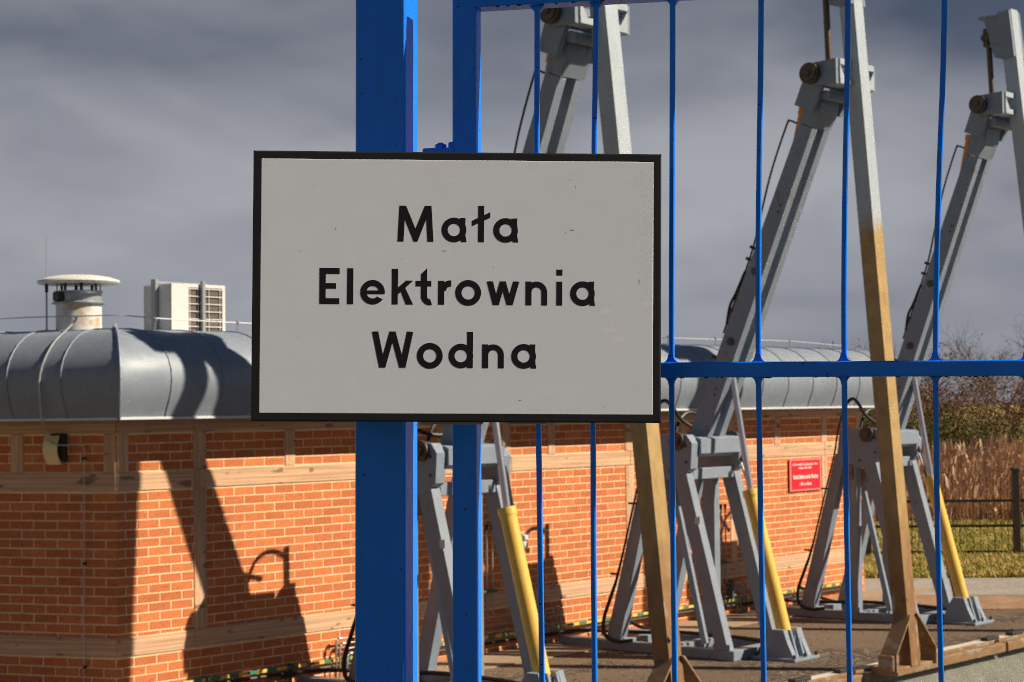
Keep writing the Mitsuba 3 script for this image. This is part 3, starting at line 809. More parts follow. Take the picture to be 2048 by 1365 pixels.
    P('bracket_rib', hull_box((armx(7.22) - 0.40, 0.34, 7.19), (armx(7.22) - 0.18, 0.66, 7.225), 0.004), smooth=False)
    P('bracket_rib', hull_box((armx(6.86) - 0.30, 0.352, 6.85), (armx(6.86) - 0.18, 0.648, 6.875), 0.004), smooth=False)
    rod_top = np.array([armx(7.0) - 0.37, 0.50, 6.98])
    P('rod_eye', cat(cyl(rod_top + [0, -0.10, 0], rod_top + [0, 0.10, 0], 0.05), hull_box(rod_top + [-0.05, -0.05, -0.10], rod_top + [0.03, 0.05, 0.12], 0.01), hull_box(rod_top + [-0.03, -0.045, -0.02], rod_top + [0.10, 0.045, 0.05], 0.01)), 'm_pin')
    P('link_rod', cyl(rod_top, (J[0] - 0.02, 0.50, J[2]), 0.034), 'm_rodbrown')
    # foot of the arm
    af = armx(0.2)
    for d in (-1, 1):
        bt, bb = 0.5 + d * 0.072, 0.5 + d * 0.40
        v = np.array([[af - 0.16, bt, 0.56], [af + 0.0, bt, 0.56], [af - 0.16, bb, 0.20], [af + 0.02, bb, 0.20], [af - 0.16, bb, 0.03], [af + 0.02, bb, 0.03]])
        vv = np.vstack([v, v - np.array([0, d * 0.022, 0])])
        P('foot_plate', cat(trimesh.convex.convex_hull(np.vstack([vv[[0, 1, 2, 3]], vv[[6, 7, 8, 9]]])), trimesh.convex.convex_hull(np.vstack([vv[[2, 3, 4, 5]], vv[[8, 9, 10, 11]]]))), 'm_rake', smooth=False)
    P('foot_shoe', hull_box((4.02, 0.15, -0.02), (af + 0.0, 0.85, 0.06), 0.008), 'm_rake', smooth=False)
    P('foot_block', hull_box((af - 0.17, 0.06, 0.03), (af + 0.0, 0.19, 0.19), 0.012), 'm_rake', smooth=False)
    P('foot_pin', cat(cyl((af - 0.07, 0.415, 0.70), (af - 0.07, 0.432, 0.70), 0.035, 12), cyl((af - 0.07, 0.405, 0.70), (af - 0.07, 0.432, 0.70), 0.018, 8)), 'm_pin')
    P('rake_beam', hull_box((3.97, 1.00 - 1.88, -0.095), (4.05, 1.00 + 1.94, 0.004), 0.006), 'm_rake', smooth=False)
    P('rake_beam', hull_box((3.885, 1.00 - 1.85, -0.05), (3.925, 1.00 + 1.90, 0.020), 0.004), 'm_rake', smooth=False)
    for bb in (-0.95, 0.0, 0.98, 1.9):
        P('rake_rib', hull_box((3.926, bb - 0.02, -0.06), (3.969, bb + 0.02, 0.0), 0.003), 'm_rake', smooth=False)
    # lifting cylinder
    c0, c1 = np.array([2.80, 0.5, 0.20]), np.array([2.385, 0.5, 1.745])
    d = (c1 - c0) / np.linalg.norm(c1 - c0)
    P('cylinder_barrel', cyl(c0 + d * 0.02, c1 - d * 0.07, 0.076, 36), 'm_yellow')
    P('cylinder_cap', cat(cyl(c1 - d * 0.07, c1, 0.086, 36), cyl(c1 - d * 0.085, c1 - d * 0.07, 0.079, 36)), 'm_yellow')
    rt = c1 + np.array([-0.245, 0, 1.50])
    P('cylinder_rod', cyl(c1 - d * 0.05, rt, 0.034, 24), 'm_chrome')
    P('rod_end', cyl(rt + [0, -0.055, 0], rt + [0, 0.055, 0], 0.075), 'm_pin')
    br = [(2.60, 0.035), (3.00, 0.035), (2.92, 0.20), (2.88, 0.315), (2.74, 0.315), (2.66, 0.20)]
    for b0 in (0.33, 0.60):
        P('bracket_cheek', prism(br, b0, b0 + 0.07), smooth=False)
    P('bracket_web', prism([(2.93, 0.035), (2.985, 0.035), (2.90, 0.31), (2.87, 0.31)], 0.425, 0.455), smooth=False)
    P('bracket_web', prism([(2.93, 0.035), (2.985, 0.035), (2.90, 0.31), (2.87, 0.31)], 0.545, 0.575), smooth=False)
    P('bracket_web', hull_box((2.84, 0.402, 0.036), (2.865, 0.598, 0.27), 0.003), smooth=False)
    P('base_plate', hull_box((2.51, 0.26, 0.0), (3.06, 0.74, 0.035), 0.006), smooth=False)
    for (x, y) in ((2.57, 0.29), (3.03, 0.30), (3.03, 0.50), (3.03, 0.71), (2.57, 0.71)):
        P('anchor_bolt', cyl((x, y, 0.03), (x, y, 0.075), 0.018, 6), 'm_dark', smooth=False)
    dz = 0.24 if idx == 0 else 0.0
    # hoses
    P('hose', tube(spline([(1.15, 0.02, 0.12), (0.98, -0.02, 0.10), (0.82, -0.03, 0.15), (0.79, -0.022, 0.32), (0.90, -0.016, 0.60), (1.00, -0.014, 0.85), (1.22, -0.014, 1.58), (1.35, -0.012, 2.02), (1.39, -0.012, 2.22), (1.44, -0.01, 2.42), (1.49, 0.03, 2.61 - dz), (1.50, 0.13, 2.69 - dz), (1.50, 0.24, 2.70 - dz), (1.50, 0.36, 2.62 - dz * 0.8), (1.51, 0.48, 2.50 - dz * 0.4), (1.55, 0.66, 2.40)], 80), np.r_[np.full(22, 0.020), np.linspace(0.020, 0.012, 8), np.full(18, 0.012), np.linspace(0.012, 0.021, 6), np.full(26, 0.021)], 8), 'm_hose')
    P('hose', tube(spline([(1.46, 0.30, 2.05), (1.46, 0.40, 2.24), (1.46, 0.50, 2.46), (1.46, 0.62, 2.555), (1.46, 0.76, 2.57), (1.47, 0.92, 2.52)], 30), 0.020, 7), 'm_hose')
    for (x, z) in ((0.955, 0.83), (1.22, 1.6)):
        P('hose_clip', hull_box((x - 0.06, -0.035, z - 0.010), (x + 0.03, 0.0, z + 0.010), 0.003), 'm_dark', smooth=False)
    P('hose', tube(spline([(1.98, 0.93, 2.10), (2.04, 0.90, 2.00), (2.09, 0.875, 1.86), (2.16, 0.86, 1.62), (2.24, 0.86, 1.38), (2.30, 0.84, 1.1), (2.37, 0.84, 0.8), (2.44, 0.86, 0.45), (2.50, 0.85, 0.2), (2.58, 0.60, 0.12)], 50), 0.020, 7), 'm_hose')
    P('conduit', tube(spline([(2.03, 0.86, 2.02), (2.13, 0.865, 1.72), (2.26, 0.865, 1.25)], 14), 0.012, 7), 'm_galv')
    P('hose', tube(spline([(0.12, 1.06, 0.24), (0.5, 1.08, 0.10), (1.0, 1.08, 0.05), (1.8, 1.10, 0.04), (2.3, 1.10, 0.05), (2.6, 0.9, 0.06), (2.72, 0.70, 0.18)], 50), 0.022, 7), 'm_hose')
    P('hose', tube(spline([(0.10, -0.2, 0.12), (0.25, 0.05, 0.16), (0.5, 0.40, 0.14), (0.9, 0.6, 0.13), (1.3, 0.75, 0.14), (2.0, 0.80, 0.13), (2.55, 0.72, 0.12)], 50), 0.022, 7), 'm_hose')
    return k


rake_machine(0, 2.02, math.radians(21.9), (3.755, 5.40), 0.103, 4.08, 'nearest grey rake machine, its boom passing behind the large white sign')
rake_machine(1, 5.90, math.radians(24.2), (3.935, 5.20), 0.075, 4.08, 'middle grey rake machine, its whole bent arm seen between the gate bars')
rake_machine(2, 9.78, math.radians(21.6), (3.715, 6.376), 0.10, 4.16, 'farthest grey rake machine, at the right edge before the bushes')

# ------------------------------------------------------------------ fence and planting behind the path
fn = thing('metal_fence', 'dark metal bar fence with square posts in front of the brown reeds', 'fence')
FA, FB = np.array([2.9, 32.0, 0]), np.array([13.5, 31.0, 0])
fd = (FB - FA) / np.linalg.norm(FB - FA); FL = np.linalg.norm(FB - FA); fn_ = np.array([-fd[1], fd[0], 0])
FM = frame(FA, fd, fn_, Z3)
for s in np.arange(0.65, FL, 2.5):
    part(fn, 'post', put(cat(hull_box((s - 0.06, -0.06, -0.02), (s + 0.06, 0.06, 1.47), 0.008), hull_box((s - 0.075, -0.075, 1.45), (s + 0.075, 0.075, 1.53), 0.02)), FM), 'm_fence', smooth=False)
for z in (0.10, 0.54, 0.965):
    part(fn, 'rail', put(hull_box((0, -0.012, z - 0.022), (FL, 0.012, z + 0.022), 0.004), FM), 'm_fence', smooth=False)
for s in np.arange(0.1, FL, 0.115):
    part(fn, 'bar', put(trimesh.creation.box(bounds=[[s - 0.005, -0.021, 0.04], [s + 0.005, -0.0125, 1.40]]), FM), 'm_fence', smooth=False)


def blades(xs, ys, zs, h, w, lean, az):
    """one bent two-piece blade per point."""
    n_ = len(xs)
    base = np.stack([xs, ys, zs], 1)
    d = np.stack([np.cos(az), np.sin(az), 0 * az], 1); sd = np.stack([-np.sin(az), np.cos(az), 0 * az], 1)
    v = np.empty((n_, 5, 3))
    mid = base + d * (lean * h * 0.35)[:, None] + Z3 * (h * 0.6)[:, None]
    tip = base + d * (lean * h)[:, None] + Z3 * h[:, None]
    v[:, 0], v[:, 1] = base - sd * w[:, None] / 2, base + sd * w[:, None] / 2
    v[:, 2], v[:, 3] = mid - sd * w[:, None] * 0.4, mid + sd * w[:, None] * 0.4
    v[:, 4] = tip
    f = np.array([[0, 1, 3], [0, 3, 2], [2, 3, 4]])
    F = (f[None] + (np.arange(n_) * 5)[:, None, None]).reshape(-1, 3)
    return trimesh.Trimesh(v.reshape(-1, 3), F, process=False)


def pts_in(n_, y0, y1, half=0.30):
    y = rng.uniform(y0, y1, n_); x = rng.uniform(0.12, half, n_) * y
    return x, y


x, y = pts_in(90000, 27.7, 42.0)
keep = y > 28.3 - 0.05 * x
clump = meshkit.fbm(np.stack([x * 1.1, y * 1.1, 0 * x], 1), 3, 4)
for v in range(3):
    s = keep & ((clump * 3.2 - 0.6 + rng.normal(0, 0.35, len(x))).astype(int).clip(0, 2) == v)
    hh = rng.uniform(0.05, 0.13, s.sum()) * (0.6 + clump[s])
    m = blades(x[s], y[s], np.full(s.sum(), -0.012), hh, rng.uniform(0.012, 0.03, s.sum()), rng.uniform(0.1, 0.8, s.sum()), rng.uniform(0, 6.28, s.sum()))
    k = f'grass__{v + 1:03d}' if v else 'grass'
    if v == 0:
        scene[k] = mikit.ply(m, 'm_grass0')
        labels['grass'] = {'label': 'short patchy green and straw coloured grass beyond the path', 'category': 'grass', 'kind': 'stuff'}
    else:
        scene[f'grass__{v:03d}'] = mikit.ply(m, f'm_grass{v}')

x, y = pts_in(16000, 40.0, 47.0)
dens = meshkit.fbm(np.stack([x * 0.5, y * 0.5, 0 * x], 1), 3, 9)
for v in range(3):
    s = rng.integers(0, 3, len(x)) == v
    n_ = s.sum()
    hh = (0.55 + 1.25 * dens[s]) * rng.uniform(0.55, 1.2, n_) * np.clip((y[s] - 39.0) / 2.5, 0.45, 1)
    st = blades(x[s], y[s], np.full(n_, -0.02), hh, rng.uniform(0.008, 0.02, n_), rng.normal(0.10, 0.16, n_), rng.uniform(0, 6.28, n_))
    pl = rng.random(n_) < 0.42
    tip = np.stack([x[s][pl], y[s][pl], hh[pl]], 1)
    h2 = rng.uniform(0.20, 0.34, pl.sum())
    pm = blades(tip[:, 0], tip[:, 1], tip[:, 2] - 0.12, h2, rng.uniform(0.045, 0.085, pl.sum()), rng.normal(0.35, 0.25, pl.sum()), rng.normal(0.6, 0.6, pl.sum()))
    key = 'reeds' if v == 0 else f'reeds__{v:03d}'
    scene[key] = mikit.ply(cat(st, pm), f'm_reed{v}')
labels['reeds'] = {'label': 'bed of dry reddish brown reeds with feathery plumes behind the fence', 'category': 'reeds', 'kind': 'stuff'}


def twig_mesh(segs, w0):
    """thin crossed ribbons for twigs: segs = (p, q, w)."""
    v, f = [], []
    for p, q, w in segs:
        d = q - p; s = np.cross(d, [0.3, 0.9, 0.2]); s /= np.linalg.norm(s) + 1e-9
        t = np.cross(d, s); t /= np.linalg.norm(t) + 1e-9
        i = len(v)
        ring0 = [p + w * s, p + w * (-0.5 * s + 0.87 * t), p + w * (-0.5 * s - 0.87 * t)]
        ring1 = [q + 0.7 * w * s, q + 0.7 * w * (-0.5 * s + 0.87 * t), q + 0.7 * w * (-0.5 * s - 0.87 * t)]
        v += ring0 + ring1
        for j in range(3):
            a, b = i + j, i + (j + 1) % 3
            f += [[a, b, b + 3], [a, b + 3, a + 3]]
    return trimesh.Trimesh(np.array(v), np.array(f), process=False)


def grow(p, d, L, w, depth, out, spread, rg, up=0.12, ends=None):
    q = p + d * L
    m_ = (p + q) / 2 + rg.normal(0, 0.04 * L, 3)
    out.append((p, m_, w)); out.append((m_, q, w * 0.85))
    if depth == 0:
        if ends is not None: ends.append(q)
        return
    for _ in range(rg.integers(2, 4)):
        nd = d + rg.normal(0, spread, 3) + np.array([0, 0, up]); nd /= np.linalg.norm(nd)
        grow(q if rg.random() < 0.7 else m_, nd, L * rg.uniform(0.6, 0.85), w * 0.62, depth - 1, out, spread, rg, up, ends)


def bush(cx, cy, rx, h, label, seed, leaf, twigc, nleaf, z0=0.0):
    rg = np.random.default_rng(seed)
    k = thing('bush', label, 'bush', None)
    segs = []
    for _ in range(34):
        b = np.array([cx + rg.normal(0, rx * 0.35), cy + rg.normal(0, 0.6), z0])
        d = np.array([rg.normal(0, 0.55), rg.normal(0, 0.3), 1.0]); d /= np.linalg.norm(d)
        grow(b, d, h * rg.uniform(0.28, 0.40), 0.022, 4, segs, 0.40, rg)
    part(k, 'twigs', twig_mesh(segs, 0.02), twigc, smooth=False)
    ends = np.array([s[1] for s in segs])
    cl = ends[rg.integers(0, len(ends), nleaf)] + rg.normal(0, 0.14, (nleaf, 3))
    hole = meshkit.fbm(cl * 1.1 + seed, 3, seed)
    cl = cl[(cl[:, 2] > z0 + 0.05) & (hole > 0.36)]
    n_ = len(cl)
    for li, lf in enumerate(leaf):
        s = rg.integers(0, len(leaf), n_) == li
        c = cl[s]; m_ = len(c)
        az, el, sz = rg.uniform(0, 6.28, m_), rg.uniform(-0.9, 0.9, m_), rg.uniform(0.02, 0.055, m_)
        d = np.stack([np.cos(az) * np.cos(el), np.sin(az) * np.cos(el), np.sin(el)], 1) * sz[:, None]
        e = np.cross(d, rg.normal(0, 1, (m_, 3))); e *= 0.45 * (sz / (np.linalg.norm(e, axis=1) + 1e-9))[:, None]
        v = np.stack([c - d, c + e, c + d, c - e], 1).reshape(-1, 3)
        f = (np.array([[0, 1, 2], [0, 2, 3]])[None] + (np.arange(m_) * 4)[:, None, None]).reshape(-1, 3)
        part(k, 'foliage', trimesh.Trimesh(v, f, process=False), lf, smooth=False, kind='stuff')


bush(8.0, 48.0, 1.4, 2.3, 'olive and brown bush just right of the farthest machine, behind the reeds', 3, ['m_bush0', 'm_bush1', 'm_bush3'], 'm_bush2', 11000)
bush(9.9, 47.8, 1.6, 2.9, 'dark olive bush straight behind the fence, right of the last gate bar', 4, ['m_bush0', 'm_bush1', 'm_bush2'], 'm_bush2', 13000)
bush(12.3, 48.5, 1.6, 2.4, 'olive bush cut by the right edge of the picture', 5, ['m_bush0', 'm_bush1', 'm_bush3'], 'm_bush2', 12000)
bush(8.6, 52.0, 2.0, 3.9, 'tall reddish brown bush behind the olive bushes, next to the farthest machine', 6, ['m_bush3', 'm_bush2', 'm_bush3'], 'm_bush3', 15000)
bush(11.2, 52.6, 2.0, 3.9, 'tall reddish brown bush behind the olive bushes, under the low bare tree', 9, ['m_bush3', 'm_bush2', 'm_bush3'], 'm_bush3', 15000)
bush(13.8, 53.0, 2.0, 3.9, 'tall reddish brown bush behind the olive bush at the right edge', 8, ['m_bush3', 'm_bush2', 'm_bush3'], 'm_bush3', 15000)
bush(6.2, 50.0, 1.6, 2.9, 'green bush seen in the gap under the end of the roof', 10, ['m_bush1', 'm_bush0'], 'm_bush2', 9000)


def tree(cx, cy, h, label, seed, depth=6):
    rg = np.random.default_rng(seed)
    k = thing('bare_tree', label, 'tree')
    base = np.array([cx, cy, 0.0]); top = base + np.array([rg.normal(0, 0.15), 0, h * 0.42])
    part(k, 'trunk', tube(spline([base, (base + top) / 2 + [0.08, 0, 0], top], 10), np.linspace(0.11, 0.06, 10), 8), 'm_bark')
    segs = []
    for _ in range(5):
        d = np.array([rg.normal(0, 0.65), rg.normal(0, 0.4), 0.9]); d /= np.linalg.norm(d)
        grow(base + (top - base) * rg.uniform(0.7, 1.0), d, h * rg.uniform(0.15, 0.21), 0.042, depth, segs, 0.42, rg, up=0.05)
    part(k, 'crown', twig_mesh(segs, 0.03), 'm_bark', smooth=False)


tree(13.4, 58.0, 6.0, 'bare leafless tree standing above the bushes, nearer the right edge', 21)
tree(15.4, 57.0, 6.2, 'bare leafless tree cut by the right edge of the picture', 22)
tree(12.0, 60.0, 5.3, 'low bare tree rising above the bushes just right of the farthest machine', 24, 5)

# ------------------------------------------------------------------ the blue gate and its post
AL = math.radians(-14.0)
GE = np.array([math.cos(AL), math.sin(AL), 0]); GMn = np.array([-math.sin(AL), math.cos(AL), 0])   # along the gate; away from the camera
GO = np.array([0.0, 2.83, 0.0])
SAG = -0.0125


def gate_frame(o=GO):
    x = GE * math.cos(SAG) + Z3 * math.sin(SAG); z = Z3 * math.cos(SAG) - GE * math.sin(SAG)
    return frame(o + Z3 * 2.69 - z * 2.69, x, GMn, z)


GF = gate_frame()
ZB, ZT = 1.10, 3.275


def tube_box(x0, x1, z0, z1, y0, y1, r=0.004):
    g = sbox(x0, y0, x1, y1).buffer(-r).buffer(r, quad_segs=3)
    m = trimesh.creation.extrude_polygon(g, z1 - z0, engine='earcut'); m.apply_translation([0, 0, z0]); return m


post = thing('gate_post', 'thick bright blue square steel post carrying the gate, left of the narrower blue upright', 'post')
# the post leans a little with the gate
part(post, 'post', put(tube_box(-0.2562, -0.1735, 0.98, 3.60, 0.004, 0.074, 0.005), GF), 'm_blue', smooth=30)
part(post, 'hinge_lug', put(hull_box((-0.175, 0.018, 3.026), (-0.110, 0.064, 3.036), 0.002), GF), 'm_blue', smooth=False)
gt = thing('blue_gate', 'bright blue steel gate leaf of thin upright bars with a flat middle rail', 'gate')
part(gt, 'stile', put(tube_box(-0.1020, -0.0630, ZB, 3.31, 0.020, 0.054, 0.004), GF), 'm_blue', smooth=30)


def hz(x0, x1, z0, z1, y0, y1, r=0.003):
    g = sbox(y0, z0, y1, z1).buffer(-r).buffer(r, quad_segs=3)
    m = trimesh.creation.extrude_polygon(g, x1 - x0, engine='earcut'); v = m.vertices.copy()
    m.vertices = np.stack([x0 + v[:, 2], v[:, 0], v[:, 1]], 1); return m


part(gt, 'mid_rail', put(hz(-0.0655, 1.6, 2.686, 2.7090, 0.016, 0.060), GF), 'm_blue', smooth=30)
part(gt, 'top_rail', put(hz(-0.0655, 1.6, 3.2655, 3.300, 0.018, 0.058), GF), 'm_blue', smooth=30)
part(gt, 'bottom_rail', put(hz(-0.0655, 1.6, ZB, ZB + 0.04, 0.018, 0.058), GF), 'm_blue', smooth=30)
part(gt, 'far_stile', put(tube_box(1.6, 1.64, ZB, 3.31, 0.018, 0.058, 0.004), GF), 'm_blue', smooth=30)
BARS = [[(0.0391, 3.2674), (0.0342, 3.0359), (0.0309, 2.6983), (0.0312, 2.6143), (0.031, 2.2237)],
        [(0.1332, 3.2611), (0.1249, 3.0315), (0.1182, 2.6967), (0.1169, 2.6134), (0.1131, 2.2255)],
        [(0.2516, 3.2531), (0.2398, 2.6945), (0.2381, 2.4999), (0.2372, 2.2283)],
        [(0.387, 3.244), (0.3742, 2.8704), (0.3716, 2.692), (0.3709, 2.5735), (0.3712, 2.2313)],
        [(0.5164, 3.2353), (0.5017, 2.866), (0.4982, 2.6897), (0.498, 2.536), (0.4977, 2.2341)],
        [(0.6577, 3.2257), (0.6356, 2.8614), (0.6308, 2.6873), (0.6286, 2.5354), (0.6298, 2.237)],
        [(0.79, 3.22), (0.765, 2.86), (0.76, 2.69), (0.758, 2.53), (0.758, 2.23)]]


def strip_bar(pts, w, y0, y1):
    pts = sorted(pts, key=lambda p: p[1])
    pts = [(pts[0][0] + 0.0, ZB + 0.03)] + pts + [(pts[-1][0] + 0.001, 3.285)]
    zz = np.linspace(pts[0][1], pts[-1][1], 46)
    P_ = np.array(pts); xx = np.interp(zz, P_[:, 1], P_[:, 0])
    kern = np.ones(7) / 7; xx = np.convolve(np.pad(xx, 3, 'edge'), kern, 'valid')
    # unrotate for the sag of the gate frame (positions above are along the gate and straight up)
    c = 0.0016
    sec = [(-w / 2 + c, y0), (w / 2 - c, y0), (w / 2, y0 + c), (w / 2, y1 - c), (w / 2 - c, y1), (-w / 2 + c, y1), (-w / 2, y1 - c), (-w / 2, y0 + c)]
    v, f = [], []
    for x_, z_ in zip(xx, zz):
        v += [(x_ + sx, sy, z_) for sx, sy in sec]
    for i in range(len(zz) - 1):
        for j in range(8):
            a, b = i * 8 + j, i * 8 + (j + 1) % 8
            f += [[a, b, b + 8], [a, b + 8, a + 8]]
    return trimesh.Trimesh(np.array(v), np.array(f), process=False)


GV = frame(GO, GE, GMn, Z3)


def rail_z(x): return 2.6978 + SAG * x


for bp in BARS:
    m = strip_bar(bp, 0.0081, 0.033, 0.0411)
    bk = part(gt, 'bar', put(m, GV), 'm_blue', smooth=30)
    xm = np.interp(2.69, sorted(p[1] for p in bp), [p[0] for p in sorted(bp, key=lambda p: p[1])])
    for zc, d in ((rail_z(xm) + 0.0115, 1), (rail_z(xm) - 0.0115, -1)):
        arcs = [(0.0039, 0.0120)] + [(0.0039 + 0.0080 * (1 - math.cos(t_)), 0.0120 - 0.0120 * math.sin(t_)) for t_ in np.linspace(0.2, 1.45, 6)] + [(0.0135, 0.0)]
        g = Polygon([(-0.0135, -0.001)] + [(-x_, z_) for x_, z_ in arcs[::-1][1:]] + arcs[:-1] + [(0.0135, -0.001)])
        if d < 0: g = affinity.scale(g, 1, -1, origin=(0, 0))
        m = trimesh.creation.extrude_polygon(g, 0.011, engine='earcut'); v = m.vertices.copy()
        m.vertices = np.stack([xm + v[:, 0], 0.032 + v[:, 2], zc + v[:, 1]], 1)
        part(gt, 'weld_fillet', put(m, GV), 'm_blue', smooth=False)
    xt = bp[0][0]
    g = Polygon([(-0.012, 0.001), (-0.0042, -0.009), (0.0042, -0.009), (0.012, 0.001)])
    m = trimesh.creation.extrude_polygon(g, 0.011, engine='earcut'); v = m.vertices.copy()
    m.vertices = np.stack([xt + v[:, 0], 0.032 + v[:, 2], 3.2655 + SAG * xt + v[:, 1]], 1)
    part(gt, 'weld_fillet', put(m, GV), 'm_blue', smooth=False)
dr_ = []
for x_ in np.r_[rng.uniform(0.24, 0.78, 26), rng.uniform(-0.05, 0.5, 16)]:
    zb_ = (2.686 if len(dr_) < 26 else 3.2655)
    rr = rng.uniform(0.0010, 0.0024)
    m = trimesh.creation.icosphere(subdivisions=1, radius=1.0); m.apply_scale([rr * rng.uniform(1.0, 2.6), rr, rr * 0.9]); m.apply_translation([x_, 0.019 + rng.uniform(0, 0.006), zb_])
    dr_.append(m)
part(gt, 'paint_drips', put(cat(*dr_), GF), 'm_bluedark', smooth=True, kind='stuff')
part(gt, 'hinge_plate', put(cat(hull_box((-0.148, 0.012, 3.0375), (-0.098, 0.062, 3.0465), 0.002), hull_box((-0.1085, 0.02, 3.044), (-0.1000, 0.056, 3.056), 0.002)), GF), 'm_blue', smooth=False)
part(gt, 'hinge_bolt', put(cat(cyl((-0.125, 0.036, 3.046), (-0.125, 0.036, 3.0545), 0.0095, 6), cyl((-0.125, 0.036, 3.0), (-0.125, 0.036, 3.057), 0.005, 12)), GF), 'm_blue', smooth=False)

# ------------------------------------------------------------------ the sign
sg = thing('lightbox_sign', 'large white sign in a black frame with three lines of black lettering on the gate', 'sign')
YS, TILT = math.radians(1.9), -0.0185
SX0 = np.array([math.cos(YS), math.sin(YS), 0]); SYn = np.array([-math.sin(YS), math.cos(YS), 0])
SX = SX0 * math.cos(TILT) + Z3 * math.sin(TILT); SZ = Z3 * math.cos(TILT) - SX0 * math.sin(TILT)
KS = 2.695 / 2.74
SO = np.array([-0.08 * KS, 2.695, EYE[2] + (2.8214 - EYE[2]) * KS])
SF = frame(SO, SX, SYn, SZ)                                # x right, y into the picture, z up
WW, HH = 0.304 * KS, 0.201 * KS
BZ = 0.0125 * KS


def panel(p, n, uv):
    g = fbm(p.x * 30, p.y * 30, p.z * 30, 3)
    dx, dz = p - mi.Point3f(*SO.tolist()), 0
    x_ = dr.dot(mi.Vector3f(dx), mi.Vector3f(*SX.tolist())); z_ = dr.dot(mi.Vector3f(dx), mi.Vector3f(*SZ.tolist()))
    c = col((0.83, 0.865, 0.965)) * (0.97 + 0.05 * g)
    w = 0.6 + 0.9 * fbm(x_ * 160, z_ * 160, 0.0, 3)
    for cx, cz, rx, rz in ((0.217, -0.034, 0.008, 0.004), (0.226, -0.049, 0.004, 0.002), (0.236, -0.075, 0.009, 0.005), (0.276, -0.024, 0.006, 0.005), (0.222, -0.062, 0.010, 0.003)):
        d2 = dr.square((x_ - cx) / rx) + dr.square((z_ - cz) / rz)
        c = mix(c, col((0.93, 0.94, 0.95)), 0.75 * smoothstep(1.3, 0.3, d2 * w))
    for cx, cz, rx, rz in ((0.167, 0.084, 0.004, 0.0012), (0.158, 0.080, 0.0016, 0.001), (0.172, 0.147, 0.0008, 0.003), (-0.178, 0.083, 0.0008, 0.003), (0.266, 0.009, 0.0008, 0.004), (0.092, -0.166, 0.003, 0.001), (-0.02, 0.052, 0.004, 0.0008)):
        d2 = dr.square((x_ - cx) / rx) + dr.square((z_ - cz) / rz)
        c = mix(c, col((0.20, 0.20, 0.21)), 0.8 * smoothstep(1.2, 0.4, d2 * w))
    spk = smoothstep(0.835, 0.86, fbm(p.x * 150, p.y * 150, p.z * 150, 3))
    return mix(c, col((0.30, 0.29, 0.28)), spk * 0.4)


pbr('m_panel', proc(panel), 0.42, specular=0.4)


def sign_plate(poly, y0, y1):
    m = trimesh.creation.extrude_polygon(poly, y1 - y0, engine='earcut'); v = m.vertices.copy()
    m.vertices = np.stack([v[:, 0], y0 + v[:, 2], v[:, 1]], 1); m.invert()
    return put(m, SF)


def mitre_rail(side):
    o = [(-WW, HH), (WW, HH), (WW, -HH), (-WW, -HH)]; i_ = [(-WW + BZ, HH - BZ), (WW - BZ, HH - BZ), (WW - BZ, -HH + BZ), (-WW + BZ, -HH + BZ)]
    j = (side + 1) % 4
    q = np.array([o[side], o[j], i_[j], i_[side]], float)
    c = 0.003
    cen = q.mean(0)
    q_in = cen + (q - cen) * (1 - 2 * c / np.array([np.ptp(q[:, 0]), np.ptp(q[:, 1])]))
    d_out = {0: (0, -0.0022), 1: (-0.0022, 0), 2: (0, 0.0022), 3: (0.0022, 0)}[side]
    pts = []
    for (x_, z_) in q: pts.append((x_, 0.070, z_))
    for n_i, (x_, z_) in enumerate(q): pts.append((x_, 0.0035 if n_i < 2 else 0.0, z_))
    for n_i, (x_, z_) in enumerate(q):
        if n_i < 2: pts.append((x_ + d_out[0], 0.0, z_ + d_out[1]))
    return put(trimesh.convex.convex_hull(np.array(pts)), SF)


for s in range(4):
    part(sg, 'frame', mitre_rail(s), 'm_frame', smooth=False)
part(sg, 'panel', put(hull_box((-WW + BZ - 0.0003, -0.0004, -HH + BZ - 0.0003), (WW - BZ + 0.0003, 0.066, HH - BZ + 0.0003), 0.0006), SF), 'm_panel', smooth=False)
part(sg, 'bracket', put(hull_box((-0.055, 0.070, -HH - 0.004), (0.04, 0.078, -HH + 0.03), 0.002), SF), 'm_steel', smooth=False)
part(sg, 'bracket', put(hull_box((0.075, 0.070, -HH - 0.003), (0.135, 0.078, -HH + 0.03), 0.002), SF), 'm_steel', smooth=False)
part(sg, 'bracket', put(hull_box((-0.20, 0.070, HH - 0.05), (-0.03, 0.185, HH - 0.02), 0.002), SF), 'm_steel', smooth=False)
part(sg, 'bracket', put(hull_box((-0.20, 0.070, -HH + 0.04), (-0.03, 0.185, -HH + 0.07), 0.002), SF), 'm_steel', smooth=False)

# letters drawn from strokes, in units of 0.315 mm
ST = 29.0


def st(pts, w=ST, cap=2): return LineString(pts).buffer(w / 2, cap_style=cap, join_style=2, mitre_limit=12)
def ringo(cx, cy, R_, r_): return Point(cx, cy).buffer(R_, quad_segs=24).difference(Point(cx, cy).buffer(r_, quad_segs=24))


